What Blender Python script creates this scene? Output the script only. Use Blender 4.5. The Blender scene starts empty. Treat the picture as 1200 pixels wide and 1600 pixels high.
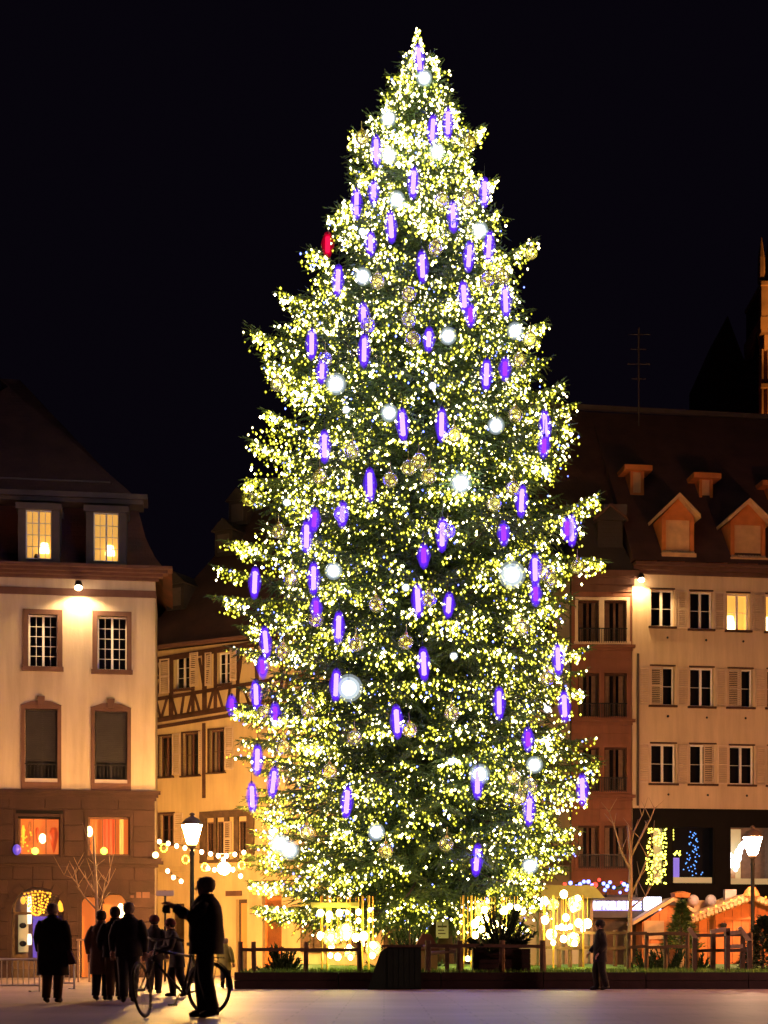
import bpy, bmesh, math, random
import numpy as np
from mathutils import Vector, Matrix
R = math.radians
PI = math.pi
random.seed(7)
rnd = random.random
def ru(a, b): return a + (b - a) * random.random()

# ------------------------------------------------------------------ camera, world, exposure
scene = bpy.context.scene
COL = scene.collection
CH, HY, FP = 0.8, 1492.0, 2400.0          # camera height, horizon row, focal length (photo pixels)
cam_d = bpy.data.cameras.new('camera'); cam = bpy.data.objects.new('camera', cam_d); COL.objects.link(cam)
cam.location = (0, 0, CH); cam.rotation_euler = (R(90), 0, 0)
cam_d.sensor_fit = 'VERTICAL'; cam_d.sensor_height = 24; cam_d.sensor_width = 18
cam_d.lens = 24 * FP / 1600; cam_d.shift_y = (HY - 800) / 1600
cam_d.clip_start = 0.5; cam_d.clip_end = 2000
cam_d.dof.use_dof = True; cam_d.dof.focus_distance = 44; cam_d.dof.aperture_fstop = 1.1
scene.camera = cam
scene.render.resolution_x = 768; scene.render.resolution_y = 1024
scene.view_settings.view_transform = 'Standard'; scene.view_settings.look = 'None'
scene.view_settings.exposure = 0; scene.view_settings.gamma = 1
world = bpy.data.worlds.new('World'); scene.world = world; world.use_nodes = True
wn = world.node_tree.nodes; wl = world.node_tree.links
bg = wn['Background']
sky = wn.new('ShaderNodeTexSky'); sky.sky_type = 'NISHITA'; sky.sun_disc = False
sky.sun_elevation = R(-4); sky.sun_rotation = R(200)
mixw = wn.new('ShaderNodeMix'); mixw.data_type = 'RGBA'; mixw.blend_type = 'ADD'
mixw.inputs[0].default_value = 1
mixw.inputs[7].default_value = (0.0026, 0.0017, 0.0042, 1)      # city glow on the night sky
sc_ = wn.new('ShaderNodeMix'); sc_.data_type = 'RGBA'; sc_.blend_type = 'MULTIPLY'; sc_.inputs[0].default_value = 1
sc_.inputs[7].default_value = (0.010, 0.008, 0.010, 1)
wl.new(sky.outputs[0], sc_.inputs[6]); wl.new(sc_.outputs[2], mixw.inputs[6]); wl.new(mixw.outputs[2], bg.inputs[0])
bg.inputs[1].default_value = 0.75
cy = scene.cycles
cy.use_denoising = True
cy.sample_clamp_indirect = 3.0; cy.sample_clamp_direct = 0
cy.max_bounces = 6; cy.transparent_max_bounces = 12; cy.caustics_reflective = False; cy.caustics_refractive = False
cy.use_light_tree = True

# ------------------------------------------------------------------ materials
def mat(name, col, rough=0.8, var=0.15, scale=3.0, bump=0.15, bscale=None, metal=0.0, col2=None, spec=0.3, bdist=0.02):
    m = bpy.data.materials.new(name); m.use_nodes = True
    n, l = m.node_tree.nodes, m.node_tree.links
    p = n['Principled BSDF']; p.inputs['Roughness'].default_value = rough; p.inputs['Metallic'].default_value = metal
    p.inputs['Specular IOR Level'].default_value = spec
    tc = n.new('ShaderNodeTexCoord'); no = n.new('ShaderNodeTexNoise'); no.inputs['Scale'].default_value = scale
    no.inputs['Detail'].default_value = 6; l.new(tc.outputs['Object'], no.inputs['Vector'])
    mx = n.new('ShaderNodeMix'); mx.data_type = 'RGBA'
    c2 = col2 or tuple(c * (1 - var) for c in col)
    c1 = col if col2 else tuple(min(1, c * (1 + var)) for c in col)
    mx.inputs[6].default_value = (*c1, 1); mx.inputs[7].default_value = (*c2, 1)
    ra = n.new('ShaderNodeMapRange'); ra.inputs[1].default_value = .3; ra.inputs[2].default_value = .7
    l.new(no.outputs[0], ra.inputs[0]); l.new(ra.outputs[0], mx.inputs[0])
    oi = n.new('ShaderNodeObjectInfo'); hs = n.new('ShaderNodeHueSaturation')
    mr = n.new('ShaderNodeMapRange'); mr.inputs[3].default_value = .86; mr.inputs[4].default_value = 1.12
    l.new(oi.outputs['Random'], mr.inputs[0]); l.new(mr.outputs[0], hs.inputs['Value'])
    l.new(mx.outputs[2], hs.inputs['Color']); l.new(hs.outputs[0], p.inputs['Base Color'])
    if bump:
        b = n.new('ShaderNodeBump'); b.inputs['Strength'].default_value = bump; b.inputs['Distance'].default_value = bdist
        n2 = n.new('ShaderNodeTexNoise'); n2.inputs['Scale'].default_value = bscale or scale * 6; n2.inputs['Detail'].default_value = 4
        l.new(tc.outputs['Object'], n2.inputs['Vector']); l.new(n2.outputs[0], b.inputs['Height']); l.new(b.outputs[0], p.inputs['Normal'])
    return m
def emat(name, col, strength):
    m = bpy.data.materials.new(name); m.use_nodes = True
    n, l = m.node_tree.nodes, m.node_tree.links
    p = n['Principled BSDF']; p.inputs['Base Color'].default_value = (*[min(.8, c * .6) for c in col], 1)
    p.inputs['Roughness'].default_value = .4
    p.inputs['Emission Color'].default_value = (*col, 1); p.inputs['Emission Strength'].default_value = strength
    return m
def tile_mat(name, c1, c2, sx=0.22, sz=0.16, rough=.8):
    m = mat(name, c1, rough, .2, 1.2, 0, col2=c2)
    n, l = m.node_tree.nodes, m.node_tree.links
    tc = n.new('ShaderNodeTexCoord'); br = n.new('ShaderNodeTexBrick')
    mp = n.new('ShaderNodeMapping'); mp.inputs['Rotation'].default_value = (R(90), 0, 0)
    l.new(tc.outputs['Object'], mp.inputs[0]); l.new(mp.outputs[0], br.inputs[0])
    br.inputs['Scale'].default_value = 1; br.inputs['Brick Width'].default_value = sx; br.inputs['Row Height'].default_value = sz
    br.inputs['Mortar Size'].default_value = .02; br.inputs['Color1'].default_value = (1, 1, 1, 1); br.inputs['Color2'].default_value = (.6, .6, .6, 1)
    br.inputs['Mortar'].default_value = (0, 0, 0, 1)
    b = n.new('ShaderNodeBump'); b.inputs['Strength'].default_value = .8; b.inputs['Distance'].default_value = .03
    l.new(br.outputs[0], b.inputs['Height']); l.new(b.outputs[0], n['Principled BSDF'].inputs['Normal'])
    return m
M = {}
M['plaster'] = mat('cream_render', (.53, .405, .31), .9, .05, .7, .25, 14)
M['plaster_yellow'] = mat('ochre_render', (.60, .43, .23), .9, .07, .8, .25, 12)
M['plaster_beige'] = mat('beige_render', (.60, .43, .29), .9, .06, .6, .2, 12)
M['plaster_rose'] = mat('rose_render', (.42, .30, .24), .9, .08, .8, .2, 12)
M['sandstone'] = mat('red_sandstone', (.038, .0165, .0145), .85, .28, 1.5, .5, 18, bdist=.03)
M['sandstone_lt'] = mat('dressed_sandstone', (.12, .055, .042), .8, .15, 2, .3, 20)
M['sandstone_or'] = mat('warm_sandstone_blocks', (.20, .078, .052), .85, .15, 1.5, .3, 15)
M['cath_stone'] = mat('cathedral_stone', (.34, .19, .11), .9, .3, .4, .5, 3)
M['white_paint'] = mat('white_window_paint', (.72, .66, .62), .5, .06, 4, .1)
M['shutter'] = mat('shutter_paint', (.60, .44, .32), .6, .06, 3, .2)
M['timber'] = mat('dark_timber', (.065, .028, .018), .8, .3, 3, .5, 20)
M['wood'] = mat('weathered_wood', (.10, .058, .036), .8, .3, 4, .5, 20)
M['wood_pale'] = mat('pale_split_wood', (.36, .25, .16), .8, .25, 4, .4, 20)
M['dark_wood'] = mat('dark_edging_wood', (.035, .016, .012), .8, .3, 3, .4, 20)
M['orange_wood'] = mat('orange_stained_boards', (.55, .17, .045), .7, .15, 3, .3, 20)
M['hut_roof'] = mat('hut_roof_boards', (.58, .33, .16), .8, .15, 3, .3, 20)
M['shop_dark'] = mat('dark_shopfront', (.008, .006, .006), .7, .2, 2, .1, spec=.08)
M['roof'] = tile_mat('dark_roof_tiles', (.10, .045, .036), (.06, .030, .026))
M['roof_red'] = tile_mat('mottled_roof_tiles', (.13, .045, .030), (.05, .028, .022))
M['roof_slate'] = tile_mat('slate', (.03, .024, .026), (.045, .03, .03))
M['zinc'] = mat('grey_zinc', (.085, .062, .056), .6, .15, 3, .1)
M['metal_dark'] = mat('dark_metal', (.025, .022, .022), .45, .2, 5, .1, metal=.4)
M['steel'] = mat('galvanised_steel', (.36, .35, .30), .45, .15, 5, .1, metal=.3)
M['gold'] = mat('gold_rod', (.75, .5, .10), .35, .1, 5, 0, metal=.6)
M['room_dark'] = mat('dark_room', (.012, .010, .012), .9, .3, 1, 0)
M['curtain'] = mat('pale_curtain', (.32, .20, .13), .9, .2, 6, .3)
M['blind'] = mat('dark_blind', (.035, .028, .030), .8, .15, 3, .2)
M['bark'] = mat('conifer_bark', (.075, .045, .03), .95, .3, 5, .7, 18)
M['twig'] = mat('bare_twig', (.26, .17, .10), .8, .2, 5, .3)
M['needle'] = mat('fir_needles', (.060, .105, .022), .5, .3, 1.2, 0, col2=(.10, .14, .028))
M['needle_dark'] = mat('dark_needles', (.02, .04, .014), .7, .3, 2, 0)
M['grass'] = mat('lawn_grass', (.12, .25, .035), .8, .3, 4, 0)
M['soil'] = mat('lawn_soil', (.04, .07, .02), .95, .3, 4, .6, 15)
M['plate'] = mat('sign_plate', (.45, .36, .36), .5, .08, 3, 0)
M['canvas'] = mat('yellow_green_canvas', (.36, .34, .10), .8, .15, 3, .2)
M['canvas_cream'] = mat('cream_canvas', (.55, .50, .34), .8, .1, 2, .2)
M['cloth_black'] = mat('black_wool', (.020, .018, .020), .95, .3, 8, .3)
M['cloth_dark'] = mat('charcoal_cloth', (.03, .028, .032), .95, .3, 8, .3)
M['cloth_beige'] = mat('beige_coat_cloth', (.19, .125, .085), .95, .15, 8, .3)
M['cloth_khaki'] = mat('khaki_cloth', (.10, .065, .035), .95, .2, 8, .3)
M['cloth_grey'] = mat('grey_cloth', (.05, .052, .05), .95, .2, 8, .3)
M['cloth_yellow'] = mat('yellow_jacket_cloth', (.34, .36, .10), .9, .2, 8, .3)
M['cloth_red'] = mat('dark_red_knit', (.07, .012, .018), .9, .2, 8, .3)
M['bag'] = mat('brown_bag_leather', (.14, .06, .05), .7, .2, 5, .2)
M['skin'] = mat('skin', (.42, .23, .16), .6, .08, 6, .1)
M['hair_grey'] = mat('grey_hair', (.20, .16, .14), .8, .3, 20, .6)
M['hair_dark'] = mat('dark_hair', (.03, .02, .018), .8, .3, 20, .6)
M['rubber'] = mat('tyre_rubber', (.02, .018, .018), .8, .2, 5, .2)
M['pot'] = mat('dark_green_panel', (.010, .020, .012), .7, .3, 2, .3)
def streak(m):
    n, l = m.node_tree.nodes, m.node_tree.links
    tc = n.new('ShaderNodeTexCoord'); mp = n.new('ShaderNodeMapping'); mp.inputs['Scale'].default_value = (2.2, 2.2, .22); l.new(tc.outputs['Object'], mp.inputs[0])
    no = n.new('ShaderNodeTexNoise'); no.inputs['Scale'].default_value = 1; no.inputs['Detail'].default_value = 8; no.inputs['Roughness'].default_value = .65; l.new(mp.outputs[0], no.inputs['Vector'])
    mr = n.new('ShaderNodeMapRange'); mr.inputs[1].default_value = .3; mr.inputs[2].default_value = .75; mr.inputs[3].default_value = 1.08; mr.inputs[4].default_value = .74; l.new(no.outputs[0], mr.inputs[0])
    hs = [x for x in n if x.type == 'HUE_SAT'][0]; mm = n.new('ShaderNodeMix'); mm.data_type = 'RGBA'; mm.blend_type = 'MULTIPLY'; mm.inputs[0].default_value = 1
    l.new(hs.outputs[0], mm.inputs[6]); l.new(mr.outputs[0], mm.inputs[7]); l.new(mm.outputs[2], n['Principled BSDF'].inputs['Base Color'])
for k_ in ('plaster', 'plaster_yellow', 'plaster_beige', 'plaster_rose', 'sandstone', 'sandstone_or', 'sandstone_lt', 'shutter', 'dark_wood'): streak(M[k_])
# ground
g = mat('pavement_slabs', (.215, .150, .152), .55, .2, .35, .3, 9)
def _ground():
    n, l = g.node_tree.nodes, g.node_tree.links
    tc = n.new('ShaderNodeTexCoord'); br = n.new('ShaderNodeTexBrick'); l.new(tc.outputs['Object'], br.inputs[0])
    br.inputs['Scale'].default_value = 1; br.inputs['Brick Width'].default_value = 1.2; br.inputs['Row Height'].default_value = .6
    br.inputs['Mortar Size'].default_value = .012
    br.inputs['Color1'].default_value = (1, 1, 1, 1); br.inputs['Color2'].default_value = (.84, .84, .84, 1); br.inputs['Mortar'].default_value = (.55, .55, .55, 1)
    hs = [x for x in n if x.type == 'HUE_SAT'][0]; p = n['Principled BSDF']
    mm = n.new('ShaderNodeMix'); mm.data_type = 'RGBA'; mm.blend_type = 'MULTIPLY'; mm.inputs[0].default_value = 1
    l.new(hs.outputs[0], mm.inputs[6]); l.new(br.outputs[0], mm.inputs[7])
    big = n.new('ShaderNodeTexNoise'); big.inputs['Scale'].default_value = .12; big.inputs['Detail'].default_value = 5; l.new(tc.outputs['Object'], big.inputs['Vector'])
    r2 = n.new('ShaderNodeMapRange'); r2.inputs[3].default_value = .7; r2.inputs[4].default_value = 1.2; l.new(big.outputs[0], r2.inputs[0])
    m3 = n.new('ShaderNodeMix'); m3.data_type = 'RGBA'; m3.blend_type = 'MULTIPLY'; m3.inputs[0].default_value = 1
    l.new(mm.outputs[2], m3.inputs[6]); l.new(r2.outputs[0], m3.inputs[7]); l.new(m3.outputs[2], p.inputs['Base Color'])
_ground(); M['ground'] = g
# glass pane (mostly clear, mirrors at grazing angles)
def glassmat(name, tint, gl, rg=.06):
    m = bpy.data.materials.new(name); m.use_nodes = True
    n, l = m.node_tree.nodes, m.node_tree.links; n.remove(n['Principled BSDF'])
    t = n.new('ShaderNodeBsdfTransparent'); t.inputs[0].default_value = (*tint, 1)
    s = n.new('ShaderNodeBsdfGlossy'); s.inputs['Roughness'].default_value = rg
    f = n.new('ShaderNodeFresnel'); f.inputs[0].default_value = 1.5
    a = n.new('ShaderNodeMath'); a.operation = 'MULTIPLY_ADD'; a.inputs[1].default_value = 1.0; a.inputs[2].default_value = gl
    l.new(f.outputs[0], a.inputs[0]); mx = n.new('ShaderNodeMixShader'); l.new(a.outputs[0], mx.inputs[0])
    l.new(t.outputs[0], mx.inputs[1]); l.new(s.outputs[0], mx.inputs[2]); l.new(mx.outputs[0], n['Material Output'].inputs[0])
    return m
def baublemat(name, tint):
    m = glassmat(name, (1, .97, .85), .08, .22); n, l = m.node_tree.nodes, m.node_tree.links
    mx = [x for x in n if x.type == 'MIX_SHADER'][0]; t = mx.inputs[1].links[0].from_socket
    tr = n.new('ShaderNodeBsdfTranslucent'); tr.inputs[0].default_value = (*tint, 1)
    m2 = n.new('ShaderNodeMixShader'); m2.inputs[0].default_value = .26
    l.new(t, m2.inputs[1]); l.new(tr.outputs[0], m2.inputs[2]); l.new(m2.outputs[0], mx.inputs[1]); return m
M['glass'] = glassmat('window_glass', (.85, .85, .85), .03)
M['bauble'] = baublemat('amber_bauble_glass', (.80, .62, .20))
M['bauble_clear'] = baublemat('clear_bauble_glass', (.75, .68, .50))
M['glow_shell'] = None
def glow_shell(name, col, st, mixf):  # see-through emissive shell, painted glow standing in for a halo of light
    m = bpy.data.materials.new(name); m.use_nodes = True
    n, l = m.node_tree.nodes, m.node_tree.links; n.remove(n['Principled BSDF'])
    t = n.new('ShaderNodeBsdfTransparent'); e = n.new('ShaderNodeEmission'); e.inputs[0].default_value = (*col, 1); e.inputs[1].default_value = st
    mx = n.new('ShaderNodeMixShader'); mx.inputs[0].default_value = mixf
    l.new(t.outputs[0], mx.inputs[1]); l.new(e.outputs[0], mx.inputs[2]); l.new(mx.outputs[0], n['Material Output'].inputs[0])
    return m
M['glow_shell'] = glow_shell('violet_tube_glow', (.16, .03, 1), 1.5, .36)  # clear tube wall with a violet glow painted in
M['glow_shell_red'] = glow_shell('red_tube_glow', (1, .0, .04), .9, .75)
M['halo'] = glow_shell('violet_halo_shell', (.14, .02, 1), 1.5, .3)  # added shell layer, paints the violet halo around a tube
M['halo_thin'] = glow_shell('thin_violet_halo', (.12, .02, 1), 1.2, .2)
M['halo_red'] = glow_shell('red_halo_shell', (1, .0, .04), .6, .2)
M['globe_halo'] = glow_shell('white_halo_shell', (.80, .92, 1), 1.3, .34)  # added shells that paint a soft halo around the white globes
M['globe_halo2'] = glow_shell('outer_globe_halo', (.80, .92, 1), .9, .16)
M['core'] = emat('violet_led', (.015, .0105, 1), 170)
M['core_pink'] = emat('pink_led', (.30, .03, 1), 3.2)
M['core_red'] = emat('red_led', (1, .02, .1), 4)
M['globe'] = emat('white_globe', (.90, .97, 1), 120)
M['globe_dim'] = emat('dim_globe', (.72, .85, 1), 1.6)
M['globe_warm'] = emat('warm_globe', (1, .72, .25), 40)
M['b_yellow'] = emat('bulb_yellow', (.95, .90, .09), 7)
M['b_white'] = emat('bulb_white', (1, .88, .50), 25)
M['b_blue'] = emat('bulb_blue', (.15, .2, 1), 6)
M['lantern'] = emat('lit_lantern', (1, .52, .13), 1750)
M['lantern_right'] = emat('lit_lantern_white', (1, .60, .33), 350)
M['festoon'] = emat('festoon_bulb', (1, .62, .38), 14)
M['amber'] = emat('amber_bulb', (1, .47, .035), 1.7)
M['lit_room'] = emat('lit_room', (1, .53, .11), .85)
M['lit_red'] = emat('lit_red_curtain', (1, .13, .03), .5)
M['lit_orange'] = emat('lit_orange_curtain', (1, .30, .055), .45)
M['lit_shop'] = emat('lit_shop_interior', (.95, .72, .34), .38)
M['lit_tube'] = emat('lit_display_tube', (1, .80, .6), 2.2)
M['lit_blue'] = emat('lit_blue_panel', (.16, .10, .85), .55)
M['lit_lilac'] = emat('lit_lilac_panel', (.30, .22, 1), .8)
M['lit_white'] = emat('lit_white_display', (.85, .9, 1), 6)
M['lit_green'] = emat('lit_green_lamp', (.45, 1, .12), 2.2)
M['lamp_shade'] = emat('lit_lamp_shade', (1, .75, .30), 7)
M['wall_lamp'] = emat('wall_floodlight', (1, .72, .38), 60)
M['sign_white'] = emat('sign_letters', (.75, .78, 1), 5)
M['sign_back'] = emat('sign_backlight', (.30, .30, 1), .9)
M['red_led'] = emat('red_lamp', (1, .05, .03), 3)

M['lantern_side'] = emat('lit_lantern_side', (1, .49, .23), 520)
M['lantern_orange'] = emat('lit_lantern_orange', (1, .38, .12), 3000)
M['lantern_near'] = emat('lit_lantern_near', (1, .48, .42), 430)

# ------------------------------------------------------------------ mesh helpers
class MB:
    def __init__(s): s.v = []; s.f = []
    def add(s, v, f):
        b = len(s.v); s.v += [tuple(p) for p in v]; s.f += [tuple(b + i for i in q) for q in f]; return s
    def box(s, x0, x1, y0, y1, z0, z1):
        return s.add([(x0,y0,z0),(x1,y0,z0),(x1,y1,z0),(x0,y1,z0),(x0,y0,z1),(x1,y0,z1),(x1,y1,z1),(x0,y1,z1)],
                     [(0,3,2,1),(4,5,6,7),(0,1,5,4),(1,2,6,5),(2,3,7,6),(3,0,4,7)])
    def beam(s, p, q, w, d, up=(0,1,0)):
        p, q = Vector(p), Vector(q); a = (q - p).normalized(); u = Vector(up)
        sd = a.cross(u)
        if sd.length < 1e-4: sd = a.cross(Vector((1,0,0)))
        sd.normalize(); u = sd.cross(a).normalized()
        sd *= w / 2; u *= d / 2
        v = [p-sd-u, p+sd-u, p+sd+u, p-sd+u, q-sd-u, q+sd-u, q+sd+u, q-sd+u]
        return s.add(v, [(0,3,2,1),(4,5,6,7),(0,1,5,4),(1,2,6,5),(2,3,7,6),(3,0,4,7)])
    def tube(s, pts, rad, n=6, cap=True, sy=1.0):
        pts = [Vector(p) for p in pts]
        if not hasattr(rad, '__len__'): rad = [rad] * len(pts)
        vs = []; fs = []
        for i, p in enumerate(pts):
            a = (pts[min(i+1, len(pts)-1)] - pts[max(i-1, 0)])
            a = a.normalized() if a.length > 1e-9 else Vector((0,0,1))
            r = Vector((0,1,0)) if abs(a.y) < .9 else Vector((1,0,0))
            x = a.cross(r).normalized(); y = a.cross(x)
            for k in range(n):
                t = 2 * PI * k / n
                vs.append(p + x * (rad[i] * math.cos(t)) + y * (rad[i] * math.sin(t) * sy))
        for i in range(len(pts) - 1):
            for k in range(n):
                k2 = (k + 1) % n; fs.append((i*n+k, i*n+k2, (i+1)*n+k2, (i+1)*n+k))
        if cap: fs.append(tuple(range(n-1, -1, -1))); fs.append(tuple((len(pts)-1)*n + k for k in range(n)))
        return s.add(vs, fs)
    def lathe(s, prof, n=12, c=(0,0,0), sx=1.0, sy=1.0):
        vs = []; fs = []
        for r, z in prof:
            for k in range(n):
                t = 2*PI*k/n; vs.append((c[0]+r*sx*math.cos(t), c[1]+r*sy*math.sin(t), c[2]+z))
        for i in range(len(prof)-1):
            for k in range(n):
                k2 = (k+1) % n; fs.append((i*n+k, i*n+k2, (i+1)*n+k2, (i+1)*n+k))
        fs.append(tuple(range(n-1,-1,-1))); fs.append(tuple((len(prof)-1)*n+k for k in range(n)))
        return s.add(vs, fs)
    def ball(s, c, r, n=10, m=6, sz=1.0, sx=1.0, sy=1.0):
        return s.lathe([(max(r*math.sin(PI*j/m), r*.02), -r*sz*math.cos(PI*j/m)) for j in range(m+1)], n, c, sx, sy)
    def prism(s, poly, y0, y1):           # poly in x,z
        n = len(poly); v = [(x, y0, z) for x, z in poly] + [(x, y1, z) for x, z in poly]
        return s.add(v, [tuple(range(n)), tuple(range(2*n-1, n-1, -1))] + [(i, n+i, n+(i+1)%n, (i+1)%n) for i in range(n)])
    def build(s, name, m, parent=None, smooth=False, loc=None, **tags):
        me = bpy.data.meshes.new(name); me.from_pydata(s.v, [], s.f); me.materials.append(M[m] if isinstance(m, str) else m)
        if smooth: me.polygons.foreach_set('use_smooth', [True] * len(me.polygons))
        me.update()
        o = bpy.data.objects.new(name, me); COL.objects.link(o)
        if loc is not None: o.location = loc
        if parent is not None: o.parent = parent
        for k, v in tags.items(): o[k] = v
        return o
def thing(name, label, cat, loc=(0,0,0), rz=0, group=None):
    o = bpy.data.objects.new(name, None); COL.objects.link(o); o.empty_display_size = .2
    o.location = loc; o.rotation_euler = (0, 0, rz); o['label'] = label; o['category'] = cat
    if group: o['group'] = group
    return o
def inst(name, mesh, parent=None, loc=(0,0,0), rot=(0,0,0), sc=(1,1,1), **tags):
    o = bpy.data.objects.new(name, mesh); COL.objects.link(o); o.location = loc; o.rotation_euler = rot; o.scale = sc
    if parent is not None: o.parent = parent
    for k, v in tags.items(): o[k] = v
    return o
def WX(px, Y): return (px - 600) / FP * Y
def WZ(py, Y): return CH + (HY - py) / FP * Y
def W(px, py, Y): return Vector((WX(px, Y), Y, WZ(py, Y)))

# ------------------------------------------------------------------ ground
MB().add([(-300,-60,0),(300,-60,0),(300,900,0),(-300,900,0)], [(0,1,2,3)]).build('ground', 'ground', kind='structure')

# ------------------------------------------------------------------ facade tools
class Fac:
    def __init__(s, name, label, cat, px0, Y0, deg):
        s.X0, s.Y0 = WX(px0, Y0), Y0; s.c, s.s = math.cos(R(deg)), math.sin(R(deg))
        s.root = thing(name, label, cat, (s.X0, s.Y0, 0), R(deg))
    def u(s, px):
        k = (px - 600) / FP; return (k * s.Y0 - s.X0) / (s.c - k * s.s)
    def z(s, px, py): return CH + (HY - py) / FP * (s.Y0 + s.u(px) * s.s)
    def rect(s, a, b, c, d):            # px left, px right, py top, py bottom -> u0,u1,z0,z1
        m = (a + b) / 2; return s.u(a), s.u(b), s.z(m, d), s.z(m, c)
    def wall(s, name, m, u0, u1, z0, z1, holes=(), rev=.22, y=0, thick=.3):
        us = sorted({u0, u1, *[h for r in holes for h in r[:2] if u0 < h < u1]})
        zs = sorted({z0, z1, *[h for r in holes for h in r[2:4] if z0 < h < z1]})
        mb = MB()
        for i in range(len(us)-1):
            for j in range(len(zs)-1):
                cu, cz = (us[i]+us[i+1])/2, (zs[j]+zs[j+1])/2
                if any(r[0] < cu < r[1] and r[2] < cz < r[3] for r in holes): continue
                mb.add([(us[i],y,zs[j]),(us[i+1],y,zs[j]),(us[i+1],y,zs[j+1]),(us[i],y,zs[j+1])], [(0,1,2,3)])
        for r in holes:
            a, b, c, d = max(r[0],u0), min(r[1],u1), max(r[2],z0), min(r[3],z1); e = y + rev
            if b <= a or d <= c: continue
            mb.add([(a,y,c),(b,y,c),(b,y,d),(a,y,d),(a,e,c),(b,e,c),(b,e,d),(a,e,d)], [(0,4,5,1),(1,5,6,2),(2,6,7,3),(3,7,4,0)])
        return mb.build(name, m, s.root)
    def surround(s, r, w, m, name='surround', y0=-.05, y1=.1, sill=True):
        a, b, c, d = r; mb = MB()
        mb.box(a-w, a, y0, y1, c, d); mb.box(b, b+w, y0, y1, c, d); mb.box(a-w, b+w, y0, y1, d, d+w)
        o = mb.build(name, m, s.root)
        if sill: MB().box(a-w-.04, b+w+.04, y0-.07, y1, c-w*.9, c).build('sill', m, s.root)
        return o
    def window(s, r, nx=2, nz=3, y=.16, m='white_paint', fw=.055, back='room_dark', lamp=None, curtain=None, mid=True, bd=.5):
        a, b, c, d = r; mb = MB()
        mb.box(a, a+fw, y, y+.05, c, d); mb.box(b-fw, b, y, y+.05, c, d)
        mb.box(a+fw, b-fw, y, y+.05, c, c+fw); mb.box(a+fw, b-fw, y, y+.05, d-fw, d)
        mu = (a+b)/2
        if mid: mb.box(mu-fw*.7, mu+fw*.7, y-.012, y+.05, c+fw, d-fw)
        t = .010
        cols = []
        halves = [(a+fw, mu-fw*.7), (mu+fw*.7, b-fw)] if mid else [(a+fw, b-fw)]
        for (p, q) in halves:
            n = max(1, nx//2) if mid else nx
            for i in range(1, n): x = p + (q-p)*i/n; mb.box(x-t, x+t, y+.01, y+.04, c+fw, d-fw)
            for j in range(1, nz): z = c+fw + (d-c-2*fw)*j/nz; mb.box(p, q, y+.012, y+.042, z-t, z+t)
        w = mb.build('window', m, s.root)
        MB().add([(a+fw,y+.03,c+fw),(b-fw,y+.03,c+fw),(b-fw,y+.03,d-fw),(a+fw,y+.03,d-fw)], [(0,1,2,3)]).build('pane', 'glass', w)
        e = y + bd
        bx = MB().add([(a,y+.06,c),(b,y+.06,c),(b,y+.06,d),(a,y+.06,d),(a,e,c),(b,e,c),(b,e,d),(a,e,d)],
                 [(0,4,5,1),(1,5,6,2),(2,6,7,3),(3,7,4,0),(4,7,6,5)])
        bx.build('room', back, w)
        if curtain:
            cw = (b-a)*.22
            for x0 in (a+fw, b-fw-cw):
                cb = MB(); n = 8
                vs = []
                for i in range(n+1):
                    x = x0 + cw*i/n; yy = y + .12 + .03*math.sin(i*2.2)
                    vs += [(x, yy, c+.05), (x, yy, d-.05)]
                cb.add(vs, [(2*i, 2*i+2, 2*i+3, 2*i+1) for i in range(n)])
                cb.build('curtain', curtain, w, True)
        if lamp:
            lu, lz, lr = lamp; MB().lathe([(lr*1.0, -lr), (lr*1.0, -lr*.4), (lr*.7, lr)], 12, (lu, y+min(.28, bd*.6), lz)).build('table_lamp', 'lamp_shade', w, True)
        return w
    def shutter(s, a, b, c, d, m='shutter', y0=-.05):
        mb = MB(); t = .05
        mb.box(a, a+t, y0, y0+.04, c, d); mb.box(b-t, b, y0, y0+.04, c, d)
        mb.box(a+t, b-t, y0, y0+.04, c, c+t*1.4); mb.box(a+t, b-t, y0, y0+.04, d-t, d); zm = (c+d)/2; mb.box(a+t, b-t, y0, y0+.04, zm-t/2, zm+t/2)
        o = mb.build('shutter', m, s.root)
        sl = MB(); z = c + .1
        while z < d - .08:
            sl.beam((a+t, y0+.022, z), (b-t, y0+.022, z), .05, .012, (0, .6, .8)); z += .075
        sl.build('louvre', m, o, kind='stuff')
        return o
def loft_roof(fac, name, m, u0, u1, depth, rings):
    mb = MB(); vs = []; fs = []
    for ins, z in rings:
        vs += [(u0+ins, ins, z), (u1-ins, ins, z), (u1-ins, depth-ins, z), (u0+ins, depth-ins, z)]
    for i in range(len(rings)-1):
        for k in range(4): k2 = (k+1) % 4; fs.append((4*i+k, 4*i+k2, 4*i+4+k2, 4*i+4+k))
    n = len(rings)-1; fs.append((4*n, 4*n+1, 4*n+2, 4*n+3))
    return mb.add(vs, fs).build(name, m, fac.root)
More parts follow.
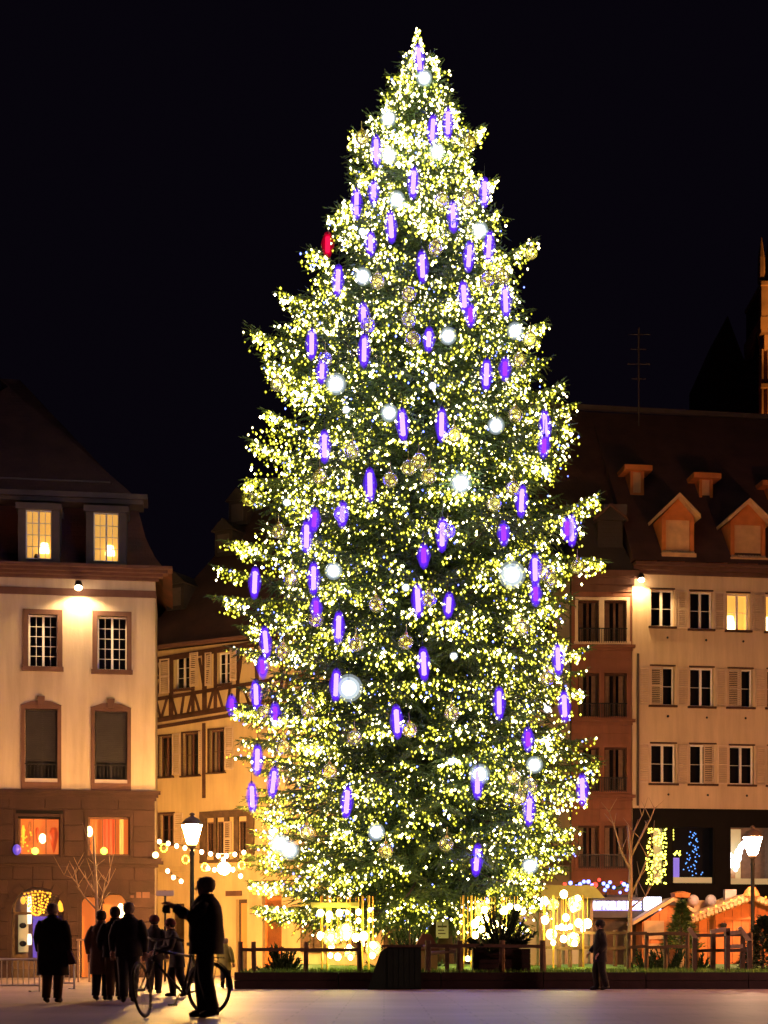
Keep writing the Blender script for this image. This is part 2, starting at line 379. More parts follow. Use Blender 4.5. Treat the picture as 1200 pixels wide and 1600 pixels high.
def blocks(fac, u0, u1, z0, z1, holes, course, m, lmin=.7, lmax=1.3, proud=.035, name='stone_block'):
    z = z0; n = max(1, round((z1-z0)/course)); hgt = (z1-z0)/n
    for j in range(n):
        za, zb = z0 + j*hgt, z0 + (j+1)*hgt
        spans = [(u0, u1)]
        for h in holes:
            if h[2] < zb - .05 and h[3] > za + .05:
                ns = []
                for a, b in spans:
                    if h[1] <= a or h[0] >= b: ns.append((a, b)); continue
                    if h[0] > a: ns.append((a, h[0]))
                    if h[1] < b: ns.append((h[1], b))
                spans = ns
        for a, b in spans:
            if b - a < .12: continue
            L = b - a; k = max(1, round(L / ru(lmin, lmax))); xs = [a + L*i/k + (ru(-.12, .12) if 0 < i < k else 0) for i in range(k+1)]
            for i in range(k):
                g_ = .012; p = proud + ru(-.008, .008)
                x0, x1 = xs[i]+g_, xs[i+1]-g_
                if x1 - x0 < .05: continue
                mb = MB(); c = .012
                mb.add([(x0,0,za+g_),(x1,0,za+g_),(x1,0,zb-g_),(x0,0,zb-g_),(x0+c,-p,za+g_+c),(x1-c,-p,za+g_+c),(x1-c,-p,zb-g_-c),(x0+c,-p,zb-g_-c)],
                       [(4,5,6,7),(0,1,5,4),(1,2,6,5),(2,3,7,6),(3,0,4,7)])
                mb.build(name, m, fac.root)
def arch_fill(mb, u0, u1, zs, zt, y0, y1, flat=0.0):
    """two spandrels filling the corners above an arch inside a rectangular hole topping at zt, spring at zs"""
    cu = (u0+u1)/2; hw = (u1-u0)/2; rise = zt - zs; n = 8
    for sgn in (-1, 1):
        pl = [(cu + sgn*hw, zt)]
        arc = [(cu + sgn*hw*math.cos(t), zs + rise*math.sin(t)) for t in [PI/2*i/n for i in range(n+1)]]
        for i in range(n):
            a, b = arc[i], arc[i+1]
            mb.prism([(cu+sgn*hw, zt), a, b] if sgn > 0 else [(cu+sgn*hw, zt), b, a], y0, y1)

# ================================================================== LEFT TOWNHOUSE
A = Fac('corner_townhouse', 'large cream townhouse at the left with sandstone ground floor and lit attic windows', 'townhouse', 242, 54.5, 7.5)
aL = A.u(-260)
zE = A.z(120, 892); z_c1 = A.z(120, 1240); z_ledge = A.z(120, 1347)
w1 = [A.rect(44, 90, 960, 1042), A.rect(152, 198, 963, 1047)]
w2 = [A.rect(39, 90, 1108, 1222), A.rect(148, 199, 1112, 1224)]
xtra = A.u(-70)
w1.append((xtra, xtra+1.05, w1[0][2], w1[0][3])); w2.append((xtra-.05, xtra+1.1, w2[0][2], w2[0][3]))
A.wall('wall', 'plaster', aL, 0, z_c1, zE, w1 + w2)
mz = [A.rect(28, 94, 1276, 1337), A.rect(137, 203, 1276, 1337)]
gr = [A.rect(18, 100, 1386, 1527), A.rect(127, 152, 1400, 1527), A.rect(160, 197, 1396, 1527)]
gr = [(r[0], r[1], 0, r[3]) for r in gr]
A.wall('ground_storey_wall', 'sandstone', aL, 0, 0, z_c1, mz + gr, rev=.4)
# side walls and back
MB().box(-.3, -.004, .004, 12, 0, zE).box(aL, aL+.3, .02, 12, 0, zE).box(aL+.3, -.3, 11.7, 12, 0, zE).build('rear_wall', 'plaster', A.root)
blocks(A, A.u(-40), 0, z_ledge+.18, z_c1, [(r[0]-.12, r[1]+.12, r[2]-.1, r[3]+.2) for r in mz], .5, 'sandstone')
blocks(A, A.u(-40), 0, 0, z_ledge-.15, [(r[0]-.1, r[1]+.1, 0, r[3]+.1) for r in gr], .5, 'sandstone')
sp = MB()
for r in gr: arch_fill(sp, r[0], r[1], r[3]-(r[1]-r[0])*.5, r[3], .002, .39)
sp.build('arch_spandrel', 'sandstone', A.root)
for r in gr:      # voussoirs
    cu, hw = (r[0]+r[1])/2, (r[1]-r[0])/2; zs = r[3]-hw; n = 9 if hw > .6 else 7
    for i in range(n):
        t0, t1 = PI*i/n+.02, PI*(i+1)/n-.02
        MB().prism([(cu+hw*math.cos(t0), zs+hw*math.sin(t0)), (cu+(hw+.26)*math.cos(t0), zs+(hw+.26)*math.sin(t0)),
                    (cu+(hw+.26)*math.cos(t1), zs+(hw+.26)*math.sin(t1)), (cu+hw*math.cos(t1), zs+hw*math.sin(t1))][::-1], -.06, .05).build('arch_stone', 'sandstone', A.root)
# cornices, bands
def cornice(fac, u0, u1, z0, z1, steps, m, name='cornice'):
    mb = MB(); n = len(steps)
    for i, p in enumerate(steps): mb.box(u0, u1+p, -p, .05, z0+(z1-z0)*i/n, z0+(z1-z0)*(i+1)/n)
    return mb.build(name, m, fac.root)
cornice(A, aL, 0, A.z(120, 1250), A.z(120, 1235), [.05, .12, .2], 'sandstone')
cornice(A, aL, 0, z_ledge-.17, z_ledge+.15, [.12, .3, .24], 'sandstone', 'ledge')
cornice(A, aL, 0, A.z(120, 931), A.z(120, 920), [.04], 'sandstone_lt', 'string_course')
cornice(A, aL, 0, A.z(120, 905), zE+.12, [.12, .28, .45, .62], 'sandstone_lt', 'eaves_cornice')
for r in w1:
    A.surround(r, .17, 'sandstone_lt'); A.window(r, 4, 5)
for i, r in enumerate(w2):
    A.surround(r, .13, 'sandstone_lt', sill=False, y0=-.04)
    cu = (r[0]+r[1])/2
    MB().prism([(r[0]-.15, r[3]+.13), (r[1]+.15, r[3]+.13), (r[1]*.6+cu*.4, r[3]+.27), (cu, r[3]+.31), (r[0]*.6+cu*.4, r[3]+.27)], -.07, .05).build('lintel', 'sandstone_lt', A.root)
    MB().prism([(cu-.09, r[3]+.1), (cu+.09, r[3]+.1), (cu+.13, r[3]+.44), (cu-.13, r[3]+.44)], -.14, .05).build('keystone', 'sandstone_lt', A.root)
    w = A.window(r, 2, 2, m='blind', back='blind')
    b = MB(); z = r[2]+.75
    while z < r[3]: b.box(r[0]+.03, r[1]-.03, .10, .125, z, z+.05); z += .07
    b.build('roller_blind', 'blind', A.root)
    MB().box(r[0], r[1], .0, .14, r[2], r[2]+.13).build('sill', 'plate', A.root)
    MB().box(r[0]-.13, r[1]+.13, -.05, .05, z_c1+.03, r[2]).build('apron_stone', 'sandstone_lt', A.root)
    rail = MB(); rail.box(r[0], r[1], -.015, .015, r[2]+.62, r[2]+.66)
    for k in range(9): x = r[0]+(r[1]-r[0])*(k+.5)/9; rail.box(x-.012, x+.012, -.012, .012, r[2]+.13, r[2]+.62)
    rail.build('balcony_railing', 'metal_dark', A.root)
# mezzanine lit windows
for i, r in enumerate(mz):
    w = A.window(r, 3, 1, y=.22, mid=False, m='sandstone_lt', fw=.07, back='lit_orange', bd=.9)
    a, b, c, d = r
    if i == 0:
        MB().box(a-.06, b+.1, -.02, .2, d-.05, d+.22).build('blind_box', 'shop_dark', A.root)
        for (f0, f1, t0, t1, mm) in ((.38, .48, .35, .75, 'lit_red'), (.70, .95, .1, .75, 'lit_red'), (.2, .3, .4, .9, 'lit_orange'), (.05, .14, .3, .8, 'amber')):
            MB().lathe([(.02, 0), ((b-a)*(f1-f0)*.5, (t1-t0)*(d-c)*.75), ((b-a)*(f1-f0)*.25, (t1-t0)*(d-c))], 8, (a+(b-a)*(f0+f1)/2, .45, c+(d-c)*t0)).build('window_ornament', mm, w, True)
        MB().ball((a+(b-a)*.56, .38, c+(d-c)*.46), .13, sz=1.4).build('hanging_lamp', 'lamp_shade', w, True)
        for k in range(14): MB().ball((a+(b-a)*ru(.04, .3), .4, c+(d-c)*ru(.1, .75)), .035, 6, 4).build('fairy_bulb', 'amber', w)
        MB().ball((a-.03, -.06, c+.2), .15, sz=1.3).build('violet_lamp', 'lit_blue', w, True)
    else:
        for (f0, f1, mm) in ((.02, .22, 'lit_orange'), (.34, .62, 'lit_red'), (.74, .84, 'lamp_shade')):
            vs = []; n = 8
            for k in range(n+1): x = a+(b-a)*(f0+(f1-f0)*k/n); yy = .5+.04*math.sin(k*2.3); vs += [(x, yy, c+.08), (x, yy, d)]
            MB().add(vs, [(2*k, 2*k+2, 2*k+3, 2*k+1) for k in range(n)]).build('curtain', mm if mm != 'lamp_shade' else 'lit_room', w, True)
        MB().ball((a+.05, .12, c+(d-c)*.62), .12, sz=1.6).build('hanging_lamp', 'lamp_shade', w, True)
    MB().ball((a+(b-a)*(.40 if i == 0 else .38), .1, c+.17), .13).build('green_lamp', 'lit_green', w, True)
    A.surround(r, .1, 'sandstone', sill=False)
# ground arches
r = gr[0]; a, b, c, d = r; zs = d-(b-a)*.5
sh = MB(); sh.box(a, a+.06, .3, .36, 0, zs); sh.box(b-.06, b, .3, .36, 0, zs); sh.box(a, b, .3, .36, zs-.05, zs+.03); sh.box(a, b, .3, .36, 0, .3)
wsh = sh.build('shop_window', 'wood', A.root)
MB().add([(a,.34,.3),(b,.34,.3),(b,.34,d),(a,.34,d)], [(0,1,2,3)]).build('pane', 'glass', wsh)
MB().box(a-.3, b+.3, 1.5, 1.55, 0, d+.2).box(a-.3, a-.25, .42, 1.5, 0, d+.2).box(b+.25, b+.3, .42, 1.5, 0, d+.2).build('shop_interior', 'curtain', wsh)
MB().box(a+.10, a+.45, 1.30, 1.34, .9, zs-.05).build('display_shelf', 'lit_shop', wsh)
MB().box(a+.62, b-.3, 1.2, 1.24, .7, zs-.1).build('blue_display_panel', 'lit_blue', wsh)
for z0, z1 in ((1.9, 2.9), (1.15, 1.55)): MB().lathe([(.07, z0), (.085, (z0+z1)/2), (.06, z1)], 8, (a+.54, .8, 0)).build('tube_lamp', 'lit_tube', wsh, True)
for k in range(2): MB().ball((a+.28, 1.1, 1.2+.65*k), .13, sz=.8).build('display_hat', 'cloth_dark', wsh, True)
MB().ball((b-.12, .25, zs+.25), .12, sz=1.8).build('wall_sconce', 'amber', wsh, True)
MB().ball((a+.35, .5, zs+.45), .09, sz=1.6).build('wall_sconce', 'amber', wsh, True)
for r in gr[1:]:
    a, b, c, d = r
    al = MB().box(a-.2, b+.2, 1.3, 1.36, 0, d).box(a-.2, a-.14, .42, 1.3, 0, d).build('arcade_passage', 'lit_orange', A.root)
r = gr[2]; MB().lathe([(.06, 0), (.26, .1), (.05, .5)], 10, (r[1]-.2, .3, r[3]-.85)).build('arcade_lamp', 'lamp_shade', A.root, True)
# street name letters carved plates
MB().box(A.u(204), A.u(209), -.065, -.036, A.z(207, 1403), A.z(207, 1399)).box(A.u(213), A.u(220.5), -.065, -.036, A.z(216, 1403), A.z(216, 1394)).box(A.u(222.5), A.u(234), -.065, -.036, A.z(228, 1403), A.z(228, 1394)).build('name_plate', 'sandstone_lt', A.root)
# mansard + hip roof
zB = A.z(120, 768)
loft_roof(A, 'mansard_roof', 'roof_red', aL-.6, .6, 12.6, [(0, zE+.12), (.35, zE+.35), (.62, zE+.75), (.95, zE+1.5), (1.25, zB-.1)])
cb = MB(); cb.box(aL+.1, -.42, .42, 1.4, zB-.25, zB-.1).box(aL+.1, -.27, .27, 1.4, zB-.1, zB+.08); cb.build('roof_cornice', 'zinc', A.root)
loft_roof(A, 'roof', 'roof', aL+.1, -.45, 12, [(.35, zB+.08), (1.3, zB+1.15), (5.6, zB+5.9)])
sg = MB()
for k in range(60):
    x = aL+2+k*.28
    if x < -1.6: sg.box(x, x+.03, .82, .86, zB+.2, zB+.62)
sg.box(aL+2, -1.6, .8, .88, zB+.58, zB+.65); sg.box(aL+2, -1.6, .8, .88, zB+.36, zB+.40)
sg.build('snow_guard', 'zinc', A.root)
for i, (p0, p1, t, bt) in enumerate(((40, 81, 801, 868), (146, 186, 805, 872), (-75, -35, 798, 865))):
    r = A.rect(p0, p1, t, bt); a, b, c, d = r; w_ = .26
    dm = MB(); dm.box(a-w_, a, .0, 1.6, c-.12, d+.1).box(b, b+w_, .0, 1.6, c-.12, d+.1).box(a-w_-.08, b+w_+.08, -.1, 1.6, d+.1, d+.32).box(a-w_, b+w_, .0, 1.2, c-.3, c-.12)
    dm.build('dormer', 'zinc', A.root)
    y = .06; w = A.window((a, b, c-.12, d+.1), 4, 4, y=y, back='lit_room', bd=.26, fw=.045, lamp=((a+b)/2+.18 if i == 0 else (a+b)/2+.12, c+.32, .17))
    if i == 0: MB().lathe([(.06, 0), (.09, .1), (.05, .2)], 8, ((a+b)/2-.1, y+.15, c-.1)).build('plant_pot', 'wood', w)
r = A.rect(-6, 12, 694, 728); a, b, c, d = r
dq = MB(); yb = 3.4; dq.box(a-.2, a, 2.2, yb+2, c-.2, d+.1).box(b, b+.15, 2.2, yb+2, c-.2, d+.1).box(a-.3, b+.25, 2.1, yb+2, d+.1, d+.3); dq.build('dormer', 'zinc', A.root)
A.window((a, b, c-.2, d+.1), 2, 2, y=2.3, back='lit_lilac' if False else 'curtain')
# wall floodlight
def wall_flood(fac, px, py, out, energy, col, tilt, spot=150):
    u, z = fac.u(px), fac.z(px, py)
    p = Vector((fac.X0 + u*fac.c + out*fac.s, fac.Y0 + u*fac.s - out*fac.c, z))
    t = thing('wall_floodlight', 'small bright floodlight on the cream townhouse wall between the upper windows' if px < 600 else 'small bright floodlight at the corner of the beige house beside the red one', 'floodlight', p, R(math.degrees(math.asin(fac.s))), 'wall floodlights')
    MB().beam((0, out, .15), (0, .02, .12), .04, .04, (0,0,1)).build('bracket', 'metal_dark', t)
    MB().lathe([(.10, .20), (.13, .08), (.15, .03)], 10).build('housing', 'metal_dark', t, True)
    MB().ball((0, -.02, -.04), .13, sz=.7).build('lens', 'wall_lamp', t, True)
    ld = bpy.data.lights.new('flood', 'SPOT'); ld.energy = energy; ld.color = col; ld.spot_size = R(spot); ld.spot_blend = .35; ld.shadow_soft_size = .12
    lo = bpy.data.objects.new('beam', ld); COL.objects.link(lo); lo.parent = t; lo.location = (0, 0, -.16); lo.rotation_euler = (R(tilt), 0, 0)
wall_flood(A, 124, 922, .5, 620, (1, .68, .30), 12)

# ================================================================== HALF-TIMBERED HOUSE
B = Fac('half_timbered_house', 'ochre half-timbered house with dark beams in the side street left of the tree', 'house', 242, 60.5, -28)
bR = B.u(520); bL = B.u(225)
zBe = B.z(310, 1010); zBm = B.z(310, 1130)
bw1 = [B.rect(273, 297, 1025, 1076), B.rect(340, 360, 1019, 1068)]
bw2 = [B.rect(249, 269, 1150, 1214), B.rect(286, 311, 1145, 1212), B.rect(327, 350, 1140, 1207)]
bw3 = [B.rect(250, 271, 1272, 1320)]
bw4 = [B.rect(a, b, 1285+off, 1338+off) for a, b, off in ((325, 335, 0), (341, 351, -1), (375, 386, -2))]
bdr = [(B.u(a), B.u(b), 0, B.z((a+b)/2, t)) for a, b, t in ((268, 288, 1412), (303, 326, 1408), (369, 386, 1405), (410, 440, 1400))]
allh = bw1 + bw2 + bw3 + bw4 + bdr
B.wall('wall', 'plaster_yellow', bL, bR, 0, zBe, allh)
MB().box(bR-.3, bR-.004, .01, 9, 0, zBe).box(bL, bL+.3, .01, 9, 0, zBe).build('side_wall', 'plaster_yellow', B.root)
def tb(p, q, w=.16, d=.05):
    def loc(c): u = B.u(c[0]); return (u, -.02, B.z(*c))
    MB().beam(loc(p), loc(q), w, d, (0, 1, 0)).build('timber', 'timber', B.root)
sl = lambda x, y0: y0 + (x-242)*(-.165)      # rows slope in the photograph
def row(x0, x1, yy, w=.2): tb((x0, sl(x0, yy)), (x1, sl(x1, yy)), w)
row(225, 500, 1032, .22); row(225, 500, 1093, .14); row(225, 500, 1126, .2); row(225, 500, 1137, .14)
for x in (244, 268, 302, 320, 337, 372, 402, 440, 475): tb((x, sl(x, 1032)), (x, sl(x, 1126)), .2 if x in (320, 268) else .14)
for a, b in ((244, 252), (262, 252), (268, 277), (288, 283), (301, 293), (304, 313), (334, 325), (340, 349), (360, 355), (376, 366), (380, 390), (410, 400), (420, 430), (450, 445)):
    tb((a, sl(a, 1093)), (b, sl(b, 1126)), .1)
tb((243, sl(243, 1035)), (252, sl(252, 1062)), .1); tb((252, sl(252, 1062)), (244, sl(244, 1092)), .1); tb((243, sl(243, 1060)), (252, sl(252, 1060)), .1)
tb((312, sl(312, 1040)), (318, sl(318, 1080)), .1); tb((328, sl(328, 1040)), (322, sl(322, 1080)), .1)
tb((380, sl(380, 1032)), (372, sl(372, 1090)), .1)
tb((319, 1130), (319, 1247), .14)
for r in bw1: B.window(r, 2, 3, curtain=None); MB().box(r[0]-.05, r[1]+.05, -.07, 0, r[2]-.1, r[2]).build('sill', 'timber', B.root)
for px0, px1, t, bt in ((251, 266, 1030, 1084), (298, 311, 1020, 1073), (322, 332, 1020, 1072), (361, 371, 1013, 1064)):
    q = B.rect(px0, px1, t, bt); B.shutter(*q, y0=-.1)
for r in bw2:
    B.window(r, 2, 2, m='sandstone_lt', curtain='shutter'); B.surround(r, .06, 'timber')
for px0, px1, t, bt in ((241, 248, 1150, 1213), (271, 283, 1147, 1211), (312, 317, 1143, 1209), (353, 366, 1136, 1203)):
    q = B.rect(px0, px1, t, bt); B.shutter(*q, y0=-.1)
for r in bw3: B.window(r, 2, 2, m='sandstone_lt'); B.surround(r, .07, 'sandstone_lt'); B.shutter(r[0]-.5, r[0]-.08, r[2], r[3], y0=-.1); B.shutter(r[1]+.08, r[1]+.5, r[2], r[3], y0=-.1)
# oriel storey
u0, u1 = B.u(314), B.u(398); za, zb = B.z(355, 1343), B.z(355, 1277)
or_h = [(r[0], r[1], r[2], r[3]) for r in bw4]
for r in bw4: B.window(r, 2, 2, m='sandstone_lt', y=-.02, fw=.05, mid=False, back='room_dark')
om = MB(); om.box(u0, u1, -.12, 0, zb, zb+.25).box(u0, u1, -.12, 0, za-.12, za)
xs = [u0] + [v for r in bw4 for v in (r[0]-.03, r[1]+.03)] + [u1]
for i in range(0, len(xs), 2): om.box(xs[i], min(xs[i]+.2, xs[i+1]), -.1, 0, za, zb); om.box(max(xs[i], xs[i+1]-.2), xs[i+1], -.101, 0, za, zb)
om.build('oriel_frame', 'wood', B.root)
q = B.rect(352, 364, 1284, 1338); B.shutter(q[0], q[1], q[2], q[3], y0=-.12)
MB().box(bL, bR, -.16, .0, B.z(310, 1361), B.z(310, 1353)).build('ledge', 'plaster_yellow', B.root)
MB().box(B.u(354), B.u(378), -.08, 0, B.z(366, 1400), B.z(366, 1392)).build('shop_sign', 'sandstone_lt', B.root)
for i, r in enumerate(bdr):
    dd = MB().box(r[0], r[1], .2, .26, 0, r[3]).build('shop_door', ('wood', 'orange_wood')[i % 2], B.root)
    MB().box(r[0]+.12, r[1]-.12, .17, .2, 1.0, r[3]-.15).build('pane', 'lit_orange' if i in (1, 2) else 'glass', dd)
# roof
rf = MB(); zr = zBe+7.4; pk = B.u(470)
rf.add([(bL-.4,-.45,zBe),(bR+.3,-.45,zBe),(bR+.3,4.6,zr+.5),(bL+3.4,4.6,zr),(bL-.4,9.6,zBe),(bR+.3,9.6,zBe)], [(0,1,2,3),(1,5,2),(5,4,3,2),(4,0,3)]); rf.build('roof', 'roof', B.root)
MB().box(bL-.4, bR+.3, -.55, -.3, zBe-.02, zBe+.1).build('gutter', 'sandstone_lt', B.root)
for px, py, yy in ((292, 812, 3.6), (292, 872, 2.6), (252, 952, 1.0)):
    u = B.u(px)+.3; z = zBe + .1 + (yy+.45)*1.47 
    dq = MB(); dq.box(u-.42, u+.42, yy-.5, yy+.7, z-.55, z+.45); dq.prism([(u-.55, z+.45), (u+.55, z+.45), (u, z+.95)], yy-.6, yy+.9)
    dm = dq.build('dormer', 'roof_slate', B.root); MB().box(u-.28, u+.28, yy-.53, yy-.505, z-.4, z+.3).build('dormer_window', 'zinc', dm)

# ================================================================== HOUSE BEHIND THE TREE
Cc = Fac('rear_townhouse', 'plain rose-beige townhouse mostly hidden behind the lit tree', 'townhouse', 895, 66, 0)
cL, cR = Cc.u(500), 0
ch = []
for py in (960, 1070, 1185, 1300):
    for px in range(520, 890, 62): ch.append(Cc.rect(px, px+30, py-35, py+32))
Cc.wall('wall', 'plaster_rose', cL, cR, 0, Cc.z(700, 900), ch)
for r in ch: Cc.window(r, 2, 2, m='sandstone_lt'); Cc.surround(r, .1, 'sandstone_lt')
loft_roof(Cc, 'roof', 'roof', cL, cR, 12, [(-.4, Cc.z(700, 900)), (4.5, Cc.z(700, 900)+5)])
MB().tube([(Cc.u(892), -.12, 3), (Cc.u(892), -.12, Cc.z(890, 905))], .07, 8).build('drainpipe', 'zinc', Cc.root)
MB().box(cL, cR, -.12, .02, Cc.z(800, 1352), Cc.z(800, 1342)).build('ledge', 'sandstone_lt', Cc.root)

# ================================================================== RED SANDSTONE HOUSE
D = Fac('red_sandstone_house', 'narrow dark red sandstone house between the tree and the beige house', 'house', 988, 62, 2)
dL = D.u(893)
dh = []
for t, b in ((938, 1003), (1052, 1120), (1168, 1236), (1290, 1356)):
    for p0, p1 in ((903, 936), (944, 979)): dh.append(D.rect(p0, p1, t, b))
zD = D.z(940, 893)
D.wall('wall', 'sandstone_or', dL, -.02, 0, zD, dh, rev=.3)
blocks(D, dL, -.02, D.z(940, 1420), zD, [(r[0]-.16, r[1]+.16, r[2]-.2, r[3]+.16) for r in dh], .5, 'sandstone_or', .8, 1.4, .02)
for i, r in enumerate(dh):
    D.surround(r, .12, 'shutter' if i < 2 else 'sandstone_or', sill=True); D.window(r, 2, 1, y=.2, m='timber', fw=.07, curtain='curtain', mid=True)
    if i % 2 == 0:
        rail = MB(); z0 = r[2]; rail.box(r[0], D.u(979) , -.16, -.13, z0+.5, z0+.54)
        for k in range(22): x = r[0]+(D.u(979)-r[0])*(k+.5)/22; rail.box(x-.012, x+.012, -.155, -.13, z0-.05, z0+.5)
        rail.build('window_guard', 'metal_dark', D.root)
for py in (1012, 1128, 1246): cornice(D, dL, -.08, D.z(940, py+5), D.z(940, py-4), [.08, .18], 'sandstone_or', 'ledge')
cornice(D, dL, -.08, D.z(940, 925), zD, [.06, .14, .3], 'sandstone_lt', 'eaves_cornice')
loft_roof(D, 'roof', 'roof_slate', dL, -.1, 9, [(-.2, zD), (.5, zD+1.8), (.9, zD+2.9), (1.6, zD+3.3)])
MB().box(D.u(895), D.u(982), .3, 1.2, D.z(940, 800), D.z(940, 784)).build('roof_cornice', 'zinc', D.root)
u = D.u(955); z = D.z(955, 812)
dm = MB().box(u-.5, u+.5, .2, 1.6, z-1.4, z).prism([(u-.65, z), (u+.65, z), (u, z+.55)], .1, 1.8).build('dormer', 'roof_slate', D.root)
MB().prism([(u-.7, z-.02), (u, z+.56), (u+.7, z-.02), (u+.7, z+.08), (u, z+.68), (u-.7, z+.08)][::-1], .0, .2).build('pediment', 'sandstone_lt', D.root)

# ================================================================== BEIGE HOUSE
E = Fac('beige_corner_house', 'large beige house at the right with shutters, gabled dormers and dark shopfront', 'house', 988, 62, 7)
eR = E.u(1500)
zS = E.z(1090, 1264); zEv = E.z(1090, 896)
rows = [[(1017, 1053, 921, 979), (1078, 1113, 924, 983), (1136, 1171, 927, 985), (1197, 1232, 929, 987), (1258, 1293, 931, 989)],
        [(1017, 1054, 1041, 1102), (1078, 1115, 1043, 1104), (1138, 1176, 1045, 1105), (1199, 1236, 1046, 1106), (1260, 1297, 1047, 1107)],
        [(1017, 1056, 1162, 1224), (1078, 1118, 1163, 1225), (1140, 1178, 1165, 1226), (1200, 1238, 1166, 1227), (1260, 1298, 1167, 1228)]]
eh = [[E.rect(*t) for t in rw] for rw in rows]
E.wall('wall', 'plaster_beige', 0, eR, zS, zEv, [r for rw in eh for r in rw], rev=.26)
MB().box(.0, .3, .01, 10, 0, zEv).box(eR-.3, eR, .01, 10, 0, zEv).build('side_wall', 'plaster_beige', E.root)
for j, rw in enumerate(eh):
    for i, r in enumerate(rw):
        lit = (j == 0 and i in (2, 3))
        E.window(r, 2, 2, y=.18, fw=.07, back='lit_room' if lit else 'room_dark', lamp=((r[0]*.75+r[1]*.25), r[2]+.4, .26) if lit else None, curtain=None)
        MB().box(r[0]-.1, r[1]+.1, -.1, .02, r[2]-.08, r[2]).build('sill', 'timber', E.root)
        MB().box(r[0]-.04, r[1]+.04, -.03, .02, r[3], r[3]+.06).build('lintel', 'timber', E.root)
        MB().ball(((r[0]+r[1])/2+.2, -.05, r[2]-.45), .05, 6, 4).build('wall_anchor', 'metal_dark', E.root)
        if not (j == 0 and i == 0): E.shutter(r[0]-.52, r[0]-.06, r[2], r[3])
        if not (j == 1 and i in (0, 2)) and not (j == 2 and i == 1): E.shutter(r[1]+.06, r[1]+.5, r[2], r[3])
def half_sh(r, f0, f1): E.shutter(r[0]+(r[1]-r[0])*f0, r[0]+(r[1]-r[0])*f1, r[2], r[3], y0=.03)
half_sh(eh[1][0], 0, .52); half_sh(eh[1][2], 0, .55); half_sh(eh[2][1], .55, 1)
cornice(E, 0, eR, zEv-.1, E.z(1090, 884), [.12, .3, .5], 'sandstone_lt', 'eaves_cornice')
MB().tube([(E.u(996), -.10, zS+.1), (E.u(996), -.10, E.z(996, 1022))], .05, 8).build('downpipe', 'zinc', E.root)
MB().tube([(-.22, -.12, z_c1+.05), (-.22, -.12, zE-.5)], .05, 8).build('downpipe', 'zinc', A.root) if False else None
# tall tiled roof, ridge runs on behind the red house
ridY = 6.2; zRid = CH + (HY-657)/FP*(62+ridY+1); rl = E.u(885)-.6
mr = MB(); mr.add([(-.1,-.6,E.z(1090,884)),(eR+.3,-.6,E.z(1090,884)),(eR+.3,ridY,zRid),(-.1,ridY,zRid),(-.1,13,E.z(1090,884)),(eR+.3,13,E.z(1090,884)),
     (rl,ridY,zRid+.15),(rl,2.2,zD+2.5),(-.1,2.2,zD+3.2)], [(0,1,2,3),(3,2,5,4),(1,5,2),(8,3,6,7),(4,0,3)]); mr.build('roof', 'roof', E.root)
MB().beam((rl, ridY, zRid+.22), (eR+.3, ridY, zRid+.08), .2, .2).build('ridge_tiles', 'zinc', E.root)
slope = (zRid-E.z(1090, 884))/(ridY+.6)
for k, (cx, ap, bt, hw) in enumerate(((1056, 782, 870, 25), (1165, 790, 877, 27), (1275, 797, 884, 27))):
    yy = .02
    a, b, c, dd = E.rect(cx-hw, cx+hw, ap+28, bt); cu = (a+b)/2; c += .05
    dm = MB(); dm.box(a, a+.16, yy-.3, yy+2.4, c, dd).box(b-.16, b, yy-.3, yy+2.4, c, dd).box(a, b, yy-.3, yy-.1, dd-.12, dd)
    dm.prism([(a, dd), (b, dd), (cu, dd+.72)], yy-.28, yy+3.2)
    dmo = dm.build('dormer', 'orange_wood', E.root)
    MB().box(a+.16, b-.16, yy-.18, yy-.1, c, dd-.12).build('dormer_shutter', 'hut_roof', dmo)
    MB().prism([(a-.2, dd-.1), (cu, dd+.72), (b+.2, dd-.1), (b+.2, dd+.06), (cu, dd+.9), (a-.2, dd+.06)][::-1], yy-.55, yy+3.3).build('dormer_roof', 'hut_roof', dmo)
    MB().box(a-.05, b+.05, yy-.45, yy-.2, c-.16, c).build('dormer_sill', 'hut_roof', dmo)
    fl = MB()
    for q in range(12): fl.ball((a+(b-a)*(q+.5)/12, yy-.35, c+.05), .07, 6, 4)
    fl.build('flower_box', 'wood_pale', dmo, kind='stuff')
for cx, t, bt in ((993, 731, 772), (1104, 739, 779), (1215, 747, 787)):
    yy = 2.55
    Yd = 62+yy; a = (cx-11-988)/FP*Yd + .73; b = (cx+11-988)/FP*Yd + .73; c, dd = CH+(HY-bt)/FP*Yd, CH+(HY-t-8)/FP*Yd
    dm = MB().box(a, a+.12, yy-.3, yy+2, c, dd).box(b-.12, b, yy-.3, yy+2, c, dd).box(a, b, yy-.3, yy+2, c-.15, c).build('small_dormer', 'orange_wood', E.root)
    MB().box(a+.12, b-.12, yy-.2, yy-.1, c, dd).build('dormer_shutter', 'hut_roof', dm)
    MB().box(a-.3, b+.3, yy-.5, yy+2, dd, dd+.22).build('dormer_roof', 'orange_wood', dm)
# antenna
an = thing('roof_antenna', 'thin rooftop television antenna standing on the dark ridge right of the tree', 'antenna', (WX(998, 67.5), 67.5, WZ(665, 67.5)))
am = MB(); hA = WZ(512, 67.5)-WZ(665, 67.5); am.tube([(0,0,0),(0,0,hA)], .035, 6); am.build('mast', 'zinc', an)
am = MB()
for k, w_ in enumerate((.5, .35, .5, .3)): am.tube([(-w_, 0, hA-.3-k*.65), (w_, 0, hA-.3-k*.65)], .02, 5)
am.build('crossbar', 'zinc', an)
